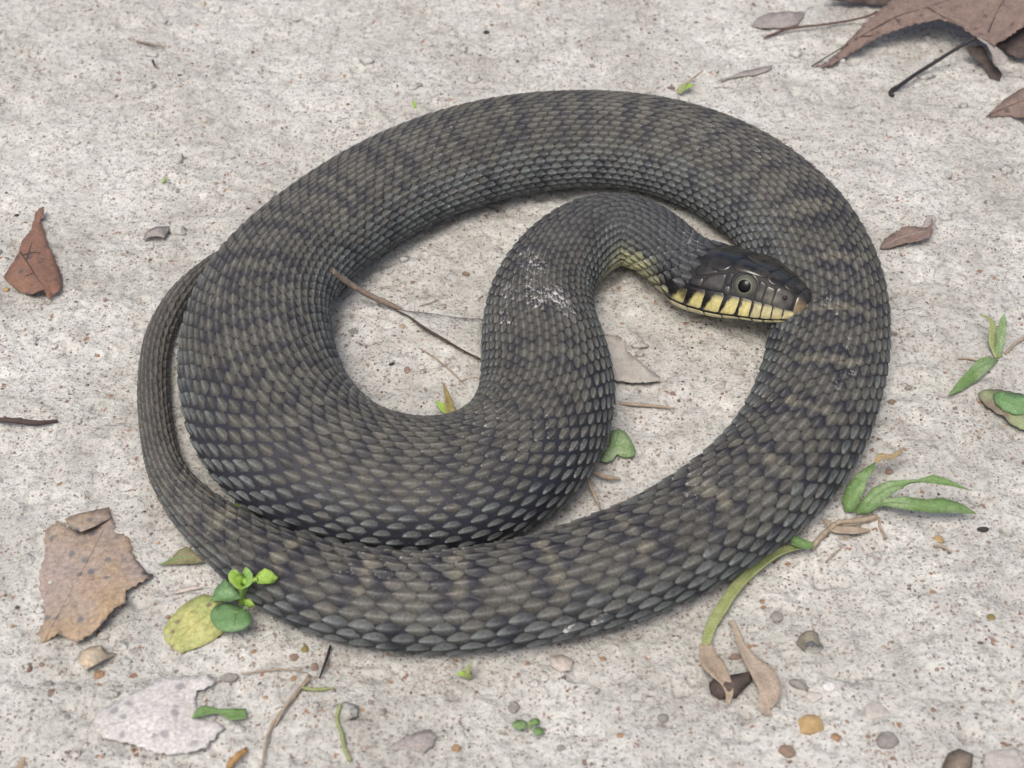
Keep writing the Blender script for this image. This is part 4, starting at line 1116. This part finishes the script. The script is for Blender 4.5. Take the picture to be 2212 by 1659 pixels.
ribbon('blade', 'r4', [(580, 308, .2), (548, 245, 2), (535, 170, 4.5), (498, 55, 8)], 2.6, organic('blade_browned', (.28, .27, .10), (.22, .14, .07), 220, .6), sp, prof=(1, 1.2, .8, .1))
ribbon('blade', 'r4', [(590, 305, .2), (510, 250, 1.6), (448, 195, 2.4)], 2.6, green_b, sp, prof=(1, 1.2, .1))
ribbon('blade', 'r4', [(640, 290, .5), (680, 260, 1.5), (735, 228, 2.5)], 3.2, green_b, sp, prof=(.4, 1.2, .5))
# grass tuft outside the coil
gt = thing('grass_tuft', 'small grass tuft with three broad green blades and dry tan sheaths', 'grass tuft', on_ground(*cv('r5', 1290, 590), 0))
leaf('x', 'r5', [(1235, 552, .8), (1210, 470, 2.5), (1240, 390, 4.5), (1300, 310, 6.5), (1360, 270, 7.5), (1432, 228, 8.5), (1410, 290, 7.8), (1372, 340, 6.8), (1362, 400, 5.4), (1330, 470, 3.2), (1292, 548, 1)], green, '', parent=gt, part_name='blade', sd=40, step=6, wrinkle=.2, dome=.4,
     veins=[[(1265, 550), (1290, 420), (1420, 240)]], vein_mat=gvein, vein_r=.14)
leaf('x', 'r5', [(1295, 552, .8), (1330, 490, 3), (1400, 400, 6), (1500, 352, 8.5), (1600, 348, 10), (1690, 345, 11), (1790, 312, 12.5), (1900, 348, 12), (2032, 415, 10), (1920, 388, 11), (1830, 376, 11), (1720, 362, 10.5), (1640, 372, 9), (1540, 432, 6.5), (1440, 520, 3), (1370, 565, 1)], green, '', parent=gt, part_name='blade', sd=41, step=6, wrinkle=.25, dome=.5,
     veins=[[(1320, 555), (1480, 410), (1690, 352), (1800, 340), (2020, 410)]], vein_mat=gvein, vein_r=.14)
leaf('x', 'r5', [(1300, 562, .8), (1380, 505, 2.4), (1450, 472, 4.4), (1600, 450, 6.4), (1750, 470, 6.4), (1850, 458, 6.4), (1980, 500, 5), (2066, 562, 3.4), (1950, 556, 4), (1800, 556, 4.6), (1650, 540, 4.8), (1480, 512, 3.4), (1400, 532, 2)], green, '', parent=gt, part_name='blade', sd=42, step=6, wrinkle=.25, dome=.5,
     veins=[[(1310, 560), (1480, 492), (1700, 505), (2050, 558)]], vein_mat=gvein, vein_r=.14)
leaf('x', 'r5', [(1200, 612, .6), (1300, 582, 1.2), (1440, 565, 1.5), (1432, 600, 1.2), (1300, 632, .7), (1220, 636, .5)], tan_, '', parent=gt, part_name='dry_sheath', sd=43, step=6, grid=9)
stem('runner', 'r5', [(1420, 590, .6), (1330, 612, .5), (1200, 622, .5), (1140, 660, .5), (1085, 710, .6), (1030, 775, .8)], .75, tan_, gt, rough=.12)
stem('root', 'r5', [(1445, 590, .5), (1455, 650, .3), (1492, 720, .2)], .4, tan_, gt)
ribbon('dry_tip', 'r5', [(1425, 240, 8.3), (1460, 208, 8), (1530, 205, 7), (1605, 150, 6)], 2.4, organic('blade_dry', (.36, .28, .15), (.25, .19, .12), 260, .75), gt, prof=(.5, 1, .8, .2))
ribbon('dry_sheath', 'r5', [(1100, 600, .4), (1160, 660, .5), (1280, 672, .5), (1390, 670, .4)], 2.8, tan_, gt, prof=(.3, 1, 1, .3))
gb = thing('long_blade', 'long bent green grass blade with withered brown end beside the outer coil', 'grass blade', on_ground(*cv('r5', 1000, 770), 0))
ribbon('blade', 'r5', [(980, 772, 1.6), (900, 785, 2.2), (820, 805, 2.6), (740, 850, 2.6), (640, 930, 2.6), (560, 1010, 2.4), (500, 1090, 2.2), (450, 1170, 2), (400, 1250, 1.6), (368, 1330, 1.2), (352, 1400, 1)], 3.5, blade_pale, gb, prof=(.45, .6, .85, 1, 1.0, .95, .9, .95, .85, .8, .7), fold=.35, n=5)
ribbon('collar', 'r5', [(1030, 772, 1.5), (960, 768, 2.2), (888, 738, 3.4)], 4.0, green, gb, prof=(.5, .9, .9), fold=.6)
ribbon('withered_end', 'r5', [(352, 1395, 1), (365, 1470, 1), (400, 1535, 1.6), (445, 1595, 2.5), (480, 1640, 3), (500, 1700, 2), (490, 1770, .6)], 5.6, organic('blade_withered', (.36, .30, .225), (.27, .215, .16), 240, .8), gb, prof=(.62, .8, 1.1, .8, .5, .35, .15), fold=.4)
ribbon('withered_blade', 'q3', [(355, 135, .6), (385, 190, .8), (420, 290, 1), (480, 390, 1.6), (560, 490, 2.2), (600, 590, 1.6), (570, 690, .5), (610, 740, .3)], 6.5,
       organic('blade_straw', (.38, .32, .25), (.27, .22, .175), 260, .85), prof=(.2, .25, .3, .6, 1, .9, .5, .1), fold=.3, lab=('withered tan grass blade, crumpled, below the dry end of the long green blade', 'grass blade'))
# sprig at the right
sg_ = thing('grass_sprig', 'green grass sprig with one upright and one drooping blade on open soil', 'plant', on_ground(*cv('q4', 1045, 1115), 0))
leaf('x', 'q4', [(1028, 1112, .3), (1020, 1060, 2), (1028, 980, 5.5), (1040, 920, 8.5), (1058, 865, 11), (1080, 835, 12.5), (1096, 880, 11), (1092, 960, 7.5), (1075, 1040, 4), (1056, 1104, .8)], green, '', parent=sg_, part_name='blade', sd=45, step=6, wrinkle=.1, grid=9,
     veins=[[(1042, 1105), (1055, 980), (1078, 845)]], vein_mat=gvein, vein_r=.12)
ribbon('blade', 'q4', [(1045, 1105, .5), (1020, 1030, 2.5), (1012, 960, 4), (1000, 885, 6), (930, 842, 7)], 3.4, blade_pale, sg_, prof=(.8, 1, .9, .4, .1))
leaf('x', 'q4', [(1048, 1118, .5), (990, 1092, 3), (930, 1108, 4), (880, 1160, 4), (810, 1240, 3), (738, 1334, .5), (830, 1300, 1.4), (920, 1240, 2), (1000, 1170, 1.8)], green, '', parent=sg_, part_name='blade', sd=46, step=6, wrinkle=.15, dome=.5,
     veins=[[(1040, 1118), (900, 1180), (750, 1325)]], vein_mat=gvein, vein_r=.14)
stem('straw', 'q4', [(800, 1110), (870, 1112), (935, 1128)], .3, tan_, lab=('short thin straw pointing at the grass sprig', 'straw'))
stem('straw', 'q4', [(1230, 970, 1), (1150, 1020, .8), (1085, 1085, .3)], .5, tan_, lab=('tan straw leaning to the foot of the grass sprig', 'straw'))
leaf('decaying_leaf', 'q4', [(918, 1320, .5), (960, 1290, 1), (1060, 1293, 1.4), (1200, 1325, 1.5), (1270, 1400, 1.5), (1270, 1545, 1), (1180, 1532, 1.2), (1110, 1492, 1.4), (1090, 1460, 1.6), (1030, 1430, 1.6), (960, 1380, 1)], crust,
     'mottled brown and olive decaying leaf beneath a green leaf', sd=47, teeth=1, dome=1)
leaf('leaf', 'q4', [(1013, 1322, 2.4), (1060, 1303, 2.8), (1150, 1318, 3), (1262, 1340, 3), (1268, 1440, 3), (1150, 1446, 2.8), (1080, 1420, 2.6), (1030, 1380, 2.4)], green2, 'smooth green leaf lying on a decaying mottled leaf', sd=48, teeth=.7, dome=.6,
     veins=[[(1020, 1330), (1140, 1380), (1260, 1400)]], vein_mat=gvein)
# bits of green
ribbon('green_grass', 'q1', [(1215, 592, 1), (1280, 552, 2), (1380, 550, 2), (1470, 572, 1.6), (1558, 566, .8)], 3.2, green, prof=(.1, 1, .4, 1.1, .9), lab=('short green blade crossing the ragged edge of the bleached leaf', 'grass blade'))
stem('green_stem', 'q1', [(2152, 505, 3), (2130, 600, 1.5), (2160, 690, .8), (2180, 790, 1), (2215, 865, .5)], .5, blade_pale, lab=('thin bent pale green stem standing alone on soil', 'stem'))
ct = thing('tiny_seedling', 'tiny green seedling with three rounded leaflets on open soil', 'plant', on_ground(*cv('q2', 1210, 740), 0))
for (cx, cy, rx, ry, z_) in ((1150, 735, 48, 30, 2.2), (1238, 716, 32, 20, 2.4), (1258, 772, 34, 24, 1.8)):
    leaf('x', 'q2', [(cx + rx * math.cos(t), cy + ry * math.sin(t), z_) for t in th_[::2]], green, '', parent=ct, part_name='leaflet', sd=int(cx), step=5, grid=9, wrinkle=.2, dome=.4)
stem('stalk', 'q2', [(1210, 760, .1), (1212, 740, 1.2), (1205, 728, 2)], .3, green_b, ct)
s2 = thing('tiny_sprout', 'tiny two-bladed pale sprout just below the lower coil', 'plant', on_ground(*cv('q2', 850, 465), 0))
ribbon('blade', 'q2', [(852, 465, .2), (845, 420, 2.5), (872, 365, 5)], 1.8, blade_pale, s2, prof=(.8, 1, .1))
ribbon('blade', 'q2', [(848, 460, .2), (815, 440, 1.4), (778, 442, 1.5)], 1.8, green_b, s2, prof=(.6, 1, .2))
s3 = thing('tiny_sprout', 'tiny green sprout beside a dark seed husk behind the coil', 'plant', on_ground(*cv('q6', 1820, 518), 0))
ribbon('blade', 'q6', [(1820, 518, .2), (1838, 490, 1.5), (1862, 462, 3)], 3.0, blade_pale, s3, prof=(.6, 1.1, .3))
ribbon('blade', 'q6', [(1835, 500, 1), (1868, 480, 2), (1898, 475, 2.2)], 3.0, green_b, s3, prof=(.5, 1.1, .3))
stem('stalk', 'q6', [(1862, 465, 2.6), (1905, 430, 4), (1952, 392, 6)], .35, tan_, s3)
leaf('leaf', 'q6', [(345, 560, 1), (358, 558, 2), (368, 590, 1), (352, 598, .5)], green_b, 'tiny bright green leaf speck behind the upper coil', sd=60, step=4, grid=6)
leaf('leaf', 'q5', [(1020, 1160, .5), (1030, 1130, 1), (1055, 1120, 1), (1040, 1145, .8)], green_b, 'tiny green leaf speck on open soil near pale crumbs', sd=61, step=4, grid=6)
leaf('leaf', 'r3', [(800, 590, 1), (830, 570, 3), (850, 610, 2), (830, 625, .5)], green_b, 'sliver of green leaf in the gap between tail and thick bend', sd=62, step=4, grid=6)

# ------------------------------------------------------------------ straws and twigs
STRAWS = [('q1', [(1955, 320), (1880, 430, .8), (1800, 530), (1700, 680), (1655, 905)], .55, tan_, 'long dry straw slanting over soil below the lower coil'),
          ('q1', [(1965, 335, 1), (1830, 480, 1.2), (1735, 645)], .42, tan_, 'shorter dry straw lying along the long slanting straw'),
          ('q1', [(1890, 395, .8), (1960, 410, .8), (2030, 412), (2115, 400)], .5, blade_pale, 'yellow-green stem crossing the long slanting straw'),
          ('q1', [(1530, 312), (1700, 290), (1830, 285), (1945, 303)], .3, tan_, 'hair-thin straw reaching the long slanting straw'),
          ('q1', [(2088, 135, 1), (2065, 220, .6), (2018, 340, .3)], .42, black_st, 'short black twig touching the lower coil from below'),
          ('D', [(-15, 908), (40, 913, .8), (80, 917, 1.0), (125, 911)], .9, veinm, 'dark short twig lying on open soil left of the tail'),
          ('q7', [(795, 1282), (900, 1350), (1000, 1430), (1065, 1490), (1135, 1560)], .3, tan_, 'hair-thin grey straw inside the coil'),
          ('q7', [(1080, 1525), (1160, 1508), (1245, 1495)], .3, tan_, 'tiny straw touching the neck inside the coil'),
          ('q7', [(500, 830), (560, 825), (640, 812)], .16, tan_, 'fine pale root hair near the dead twig'),
          ('q7', [(790, 970), (870, 945), (950, 905)], .2, tan_, 'fine pale rootlet above the mud-coated leaf'),
          ('r4', [(1800, 215), (1900, 225), (2060, 235), (2212, 250)], .55, tan_, 'flat dry straw inside the coil beyond the heart-shaped leaf'),
          ('r4', [(1560, 735, 4), (1580, 810, 2.5), (1620, 900, 1), (1665, 1000, .4)], .55, tan_, 'dry straw standing by the thick bend inside the coil'),
          ('r4', [(1600, 720, 2), (1700, 760, 1), (1810, 770, .5)], .7, tan_, 'stub of dry stem at the foot of the thick bend'),
          ('r5', [(1790, 765), (1850, 775), (1910, 808)], .4, tan_, 'thin tan rootlet beside a yellow pebble'),
          ('r5', [(1110, 870), (1160, 820), (1215, 775)], .35, tan_, 'thin straw bit near the collar of the long green blade'),
          ('q5', [(965, 380, 2), (970, 400, 1.2), (980, 425)], .5, black_st, 'tiny dark thorn standing in open soil'),
          ('q5', [(860, 265), (950, 285), (1040, 300)], .5, bark, 'half-buried grey twig in soil far behind the coil')]
for reg, pts, r_, m_, lb in STRAWS:
    stem('straw' if 'straw' in lb else 'twig' if 'twig' in lb else 'plant_stem', reg, pts, r_, m_, zdef=.3, taper=(.7, 1, .9, .5), rough=.06,
         lab=(lb, 'straw' if 'straw' in lb else 'twig' if 'twig' in lb else 'stem'))

# ------------------------------------------------------------------ pebbles
def ico(n=2):
    t = (1 + 5 ** .5) / 2
    v = [(-1, t, 0), (1, t, 0), (-1, -t, 0), (1, -t, 0), (0, -1, t), (0, 1, t), (0, -1, -t), (0, 1, -t), (t, 0, -1), (t, 0, 1), (-t, 0, -1), (-t, 0, 1)]
    f = [(0, 11, 5), (0, 5, 1), (0, 1, 7), (0, 7, 10), (0, 10, 11), (1, 5, 9), (5, 11, 4), (11, 10, 2), (10, 7, 6), (7, 1, 8), (3, 9, 4), (3, 4, 2), (3, 2, 6), (3, 6, 8), (3, 8, 9), (4, 9, 5), (2, 4, 11), (6, 2, 10), (8, 6, 7), (9, 8, 1)]
    v = [np.array(p) / np.linalg.norm(p) for p in v]
    for _ in range(n):
        c = {}; nf = []
        def mp(a, b):
            k = (min(a, b), max(a, b))
            if k not in c:
                m = v[a] + v[b]; v.append(m / np.linalg.norm(m)); c[k] = len(v) - 1
            return c[k]
        for a, b, d in f:
            x, y, z = mp(a, b), mp(b, d), mp(d, a); nf += [(a, x, z), (b, y, x), (d, z, y), (x, y, z)]
        f = nf
    return np.array(v), np.array(f)
IV, IF = ico(2); IV1, IF1 = ico(3)
def stone_shape(Vs, r, rough=.30, facets=6):
    d = np.ones(len(Vs))
    for _ in range(facets):
        n_ = r.normal(size=3); n_ /= np.linalg.norm(n_)
        c_ = Vs @ n_; lim = r.uniform(.62, .92); d = np.minimum(d, np.where(c_ > lim, lim / np.maximum(c_, .01), 1))
    for k in range(3):
        w_ = r.normal(size=3) * (1.6 + 1.5 * k); d = d * (1 + rough / (1.5 + k) * np.sin(Vs @ w_ + r.uniform(0, 6)) * .5)
    return Vs * d[:, None]
PC = dict(yellow=(.46, .33, .165), orange=(.36, .235, .145), brown=(.27, .20, .155), grey=(.30, .284, .262), dark=(.05, .047, .05), pink=(.33, .235, .20),
          white=(.74, .73, .70), tan=(.40, .33, .24), red=(.235, .13, .095), pale=(.53, .50, .46), olive=(.26, .22, .09))
PM = {k: organic('stone_' + k, c, tuple(v * .72 for v in c), 700, .85, bump=.7) for k, c in PC.items()}
def pebble(reg, x, y, rx, ry, colr, label, group=None, flat=.75, sd=0, name='pebble', cat='pebble'):
    X, Y = cv(reg, x, y); k = REG[reg][2] / 1.8517 * .000143
    r = np.random.default_rng(sd + int(x * 7 + y * 13))
    hgt = rx * k * flat
    p = at(X, Y, hgt * .55); gz = float(ground_h(np.array([p[0]]), np.array([p[1]]))[0])
    dep = p[2]
    V = stone_shape(IV1 if rx * k > .002 else IV, r)
    V = V * np.array([rx * k, max(ry * k * 1.15, hgt * .6), hgt * .62])
    a = r.uniform(-.5, .5); V = V @ np.array([[math.cos(a), -math.sin(a), 0], [math.sin(a), math.cos(a), 0], [0, 0, 1]])
    V = V + np.array([p[0], p[1], max(gz, H_low(p[0], p[1]) - .0002) + hgt * .12])
    o = put(name, V, IF1 if rx * k > .002 else IF, PM[colr])
    return tag(o, label, cat, group)
UNIQ = [('q3', 850, 780, 108, 68, 'yellow', 'large yellow stone, biggest coloured stone on the soil'), ('q3', 1025, 870, 38, 32, 'orange', 'orange pebble beside the large yellow stone'),
        ('q3', 1340, 905, 76, 58, 'grey', 'rounded grey pebble near the large yellow stone'), ('q3', 705, 955, 56, 44, 'brown', 'smooth brown pebble below the large yellow stone'),
        ('q3', 2000, 122, 34, 30, 'olive', 'olive yellow pebble on open soil'), ('q3', 650, 95, 48, 42, 'grey', 'flat slate grey stone chip near the long green blade'),
        ('q3', 975, 555, 46, 44, 'white', 'bright white chalky lump'), ('q3', 2080, 1040, 150, 110, 'pale', 'big pale stone half buried in soil'),
        ('q3', 380, 345, 46, 26, 'brown', 'flat brown pebble beside the withered grass'), ('q3', 1270, 720, 90, 70, 'pale', 'flat pale stone flush with the soil'),
        ('q3', 790, 530, 70, 30, 'grey', 'long grey clod beside the white chalky lump'), ('q3', 880, 610, 56, 42, 'pale', 'pale crumbly lump touching the white chalky lump'),
        ('r5', 1820, 722, 40, 34, 'yellow', 'yellow pebble near the grass tuft'), ('r5', 1512, 300, 34, 30, 'brown', 'brown pebble behind the grass tuft'),
        ('r5', 2105, 660, 44, 24, 'dark', 'black charcoal crumb on soil near the grass tuft'), ('r5', 1240, 715, 26, 26, 'tan', 'tan pebble under the grass tuft'),
        ('r8', 670, 1342, 50, 42, 'orange', 'orange pebble below the cream leaf scrap'), ('q1', 1988, 252, 28, 34, 'brown', 'brown seed at the top of the long slanting straw'),
        ('q1', 1926, 140, 30, 40, 'olive', 'olive brown husk just below the lower coil'), ('q1', 1856, 186, 38, 30, 'brown', 'brown pebble beside the olive husk'),
        ('q1', 1450, 305, 64, 32, 'grey', 'long grey clod above the bleached leaf'), ('q1', 130, 860, 30, 60, 'tan', 'tan stone chip at the foot of the bleached leaf'),
        ('r7', 1000, 1200, 32, 36, 'brown', 'brown pebble below the triangular leaf'), ('r7', 60, 1085, 54, 40, 'yellow', 'yellow pebble at the corner of the triangular leaf'),
        ('r7', 150, 345, 34, 28, 'dark', 'black crumb above the triangular leaf'), ('r7', 490, 1472, 48, 36, 'grey', 'angular grey stone chip left of the tail'),
        ('q7', 1128, 696, 44, 26, 'brown', 'brown pebble inside the coil above the twig'), ('q7', 660, 1096, 32, 32, 'tan', 'tan pebble below the dead twig'),
        ('q7', 300, 1150, 62, 42, 'grey', 'flat grey stone inside the coil'), ('q7', 970, 935, 36, 26, 'grey', 'small grey stone chip inside the coil near the neck'),
        ('q7', 582, 1397, 32, 22, 'dark', 'black crumb inside the coil'), ('q7', 697, 1430, 34, 46, 'pink', 'pinkish stone inside the coil'),
        ('q7', 1025, 345, 48, 40, 'grey', 'grey bark flake by the inner edge of the upper coil'), ('q4', 506, 1275, 34, 22, 'grey', 'grey pebble beside the outer right coil'),
        ('q4', 402, 1372, 36, 24, 'brown', 'brown pebble touching soil at the outer right coil'), ('q6', 752, 174, 30, 28, 'dark', 'round dark seed alone behind the coil'),
        ('q6', 1776, 478, 40, 22, 'brown', 'brown seed husk behind the upper coil'), ('q5', 1285, 1222, 52, 42, 'white', 'white crumbly lime lump left of the upper coil'),
        ('q5', 1046, 945, 38, 16, 'white', 'small white chip on open soil'), ('q5', 1120, 1195, 22, 40, 'grey', 'grey clod beside the white lime lump'),
        ('q5', 805, 1078, 34, 16, 'grey', 'dark grey flat chip on open soil'), ('q5', 1140, 480, 36, 14, 'dark', 'flat black chip on soil far behind the coil')]
for reg, x, y, rx, ry, c_, lb in UNIQ:
    pebble(reg, x, y, rx * .74, ry * .74, c_, lb, name='seed' if ('seed' in lb or 'husk' in lb) else 'pebble', cat='seed' if ('seed' in lb or 'husk' in lb) else 'pebble',
           flat=.45 if ('flat' in lb or 'half buried' in lb or 'flush' in lb) else .75)
GRP = {'orange': [('q3', 475, 285, 26), ('q3', 555, 10, 20), ('q3', 565, 45, 18), ('q3', 2140, 655, 20), ('r5', 1785, 1070, 26), ('r5', 1775, 945, 18), ('r5', 710, 1110, 22), ('r5', 1715, 990, 14), ('r5', 710, 1155, 20),
                  ('r8', 1140, 940, 24), ('r8', 1050, 875, 18), ('r8', 85, 1025, 22), ('q1', 1855, 326, 30), ('q1', 1300, 466, 18), ('q1', 1930, 865, 14), ('q1', 1600, 155, 24), ('r7', 130, 670, 20), ('r7', 2040, 318, 18),
                  ('q7', 485, 1241, 15), ('q7', 1440, 300, 20), ('q2', 225, 650, 20), ('q2', 1195, 375, 24), ('q2', 775, 880, 36), ('q2', 1740, 800, 24), ('q2', 1640, 345, 26), ('q2', 2005, 255, 14),
                  ('q5', 350, 1102, 18), ('q5', 1760, 1015, 20), ('q5', 1075, 305, 16), ('q5', 1285, 588, 10), ('q5', 1052, 1066, 12), ('r4', 2025, 505, 20), ('r4', 1920, 310, 22), ('r1', 490, 785, 24), ('r1', 875, 1088, 15)],
       'brown': [('r8', 280, 1272, 30), ('r8', 340, 1462, 34), ('r8', 195, 1270, 20), ('r7', 1435, 685, 22), ('r7', 120, 1370, 20), ('r7', 1750, 850, 18), ('r7', 765, 882, 17), ('r7', 1275, 1505, 16), ('q7', 830, 1446, 20),
                 ('q7', 740, 780, 34), ('q5', 245, 1010, 17), ('q5', 975, 1000, 12), ('q5', 715, 1246, 20), ('q5', 1760, 915, 15), ('q5', 1780, 803, 18), ('q5', 1810, 800, 16), ('q5', 980, 165, 12), ('q5', 850, 868, 18),
                 ('q2', 1530, 945, 22), ('q2', 890, 545, 18), ('q3', 1635, 710, 26), ('q3', 1945, 580, 22), ('q4', 860, 535, 18), ('q4', 690, 1590, 17), ('q4', 925, 1590, 20), ('r1', 1085, 1595, 26), ('r1', 640, 1590, 40), ('r5', 1830, 85, 18), ('r5', 2075, 85, 22)],
       'grey': [('q3', 1120, 390, 20), ('q3', 1950, 665, 26), ('q3', 1800, 820, 18), ('q3', 490, 238, 18), ('r7', 905, 1212, 20), ('r7', 465, 1383, 16), ('r7', 2040, 80, 34), ('r7', 1265, 740, 24), ('q7', 250, 1250, 22), ('q7', 1680, 165, 22),
                ('q2', 2000, 690, 44), ('q2', 1110, 620, 48), ('q2', 1390, 865, 34), ('q2', 1650, 935, 18), ('q1', 490, 400, 34), ('q1', 420, 570, 28), ('q1', 300, 350, 38), ('q5', 975, 540, 32), ('q5', 1365, 1148, 30), ('q5', 430, 940, 20), ('q5', 610, 768, 26), ('q6', 20, 105, 14), ('q6', 380, 480, 40), ('q6', 1535, 195, 26),
                ('q6', 1340, 350, 30), ('r6', 1165, 865, 26), ('r6', 1130, 460, 20), ('r6', 1000, 1460, 30), ('q4', 350, 230, 24), ('q4', 505, 970, 20)]}
for c_, L_ in GRP.items():
    for i, (reg, x, y, r_) in enumerate(L_):
        pebble(reg, x, y, r_ * .66, r_ * .52, c_, ('tiny %s pebble on the pale soil enclosed by the coil' if reg in ('q7', 'r1', 'r4') else 'tiny %s pebble on the pale soil outside the coil') % c_,
               ('tiny %s pebbles enclosed by the coil' if reg in ('q7', 'r1', 'r4') else 'tiny %s pebbles outside the coil') % c_, sd=i)

# ------------------------------------------------------------------ loose grit, uncountable
NG = 15000
gxr = rng.uniform(-.21, .21, NG * 2); gyr = rng.uniform(-.15, .23, NG * 2)
keep = (vnoise(gxr, gyr, .02, 51) + .3 > rng.random(NG * 2) * .9)
gxr, gyr = gxr[keep][:NG], gyr[keep][:NG]; NG = len(gxr)
OV, OF = ico(0)
sz = np.clip(rng.lognormal(math.log(.24), .42, NG), .12, .8) * MM
gz_ = ground_h(gxr, gyr)
jit = 1 + rng.normal(0, .22, (NG, len(OV), 1))
GVv = OV[None] * jit * np.stack([sz * rng.uniform(.8, 1.3, NG), sz, sz * rng.uniform(.5, .8, NG)], -1)[:, None]
GVv += np.stack([gxr, gyr, gz_ + sz * .2], -1)[:, None]
pal = np.array([(.17, .115, .09), (.22, .14, .105), (.13, .115, .105), (.28, .255, .235), (.50, .48, .455), (.36, .24, .15), (.42, .385, .35), (.085, .075, .072), (.20, .185, .175)])
gcol = pal[rng.choice(len(pal), NG, p=[.13, .11, .15, .17, .14, .05, .13, .03, .09])] * rng.uniform(.8, 1.2, (NG, 1))
gcol = np.repeat(gcol, len(OV), 0)
GF = (OF[None] + (np.arange(NG) * len(OV))[:, None, None]).reshape(-1, 3)
grit_m = attr_material('grit', rough=.9, spec=.15, bump=.2)
me = mesh_of('grit', GVv.reshape(-1, 3), GF, colors=gcol, smooth=False); me.materials.append(grit_m)
gr = bpy.data.objects.new('grit', me); col.objects.link(gr)
gr['kind'] = 'stuff'; gr['label'] = 'loose sand grains and grit scattered over the pale soil'; gr['category'] = 'grit'

# crumbs of the same soil lying loose
NCR = 900
cx_ = rng.uniform(-.21, .21, NCR); cy_ = rng.uniform(-.15, .23, NCR)
V0, F0 = ico(1)
cs_ = np.clip(rng.lognormal(math.log(.75), .5, NCR), .35, 2.4) * MM
cj = 1 + rng.normal(0, .16, (NCR, len(V0), 1))
CV_ = V0[None] * cj * np.stack([cs_ * rng.uniform(.8, 1.5, NCR), cs_ * rng.uniform(.7, 1.2, NCR), cs_ * rng.uniform(.45, .7, NCR)], -1)[:, None]
CV_ += np.stack([cx_, cy_, ground_h(cx_, cy_) + cs_ * .12], -1)[:, None]
CF_ = (F0[None] + (np.arange(NCR) * len(V0))[:, None, None]).reshape(-1, 3)
me = mesh_of('soil_crumbs', CV_.reshape(-1, 3), CF_); me.materials.append(soil)
so_ = bpy.data.objects.new('soil_crumbs', me); col.objects.link(so_)
so_['kind'] = 'stuff'; so_['label'] = 'loose crumbs of pale silty soil strewn about'; so_['category'] = 'soil crumbs'

for o in bpy.data.objects:
    if '_o' in o: del o['_o']
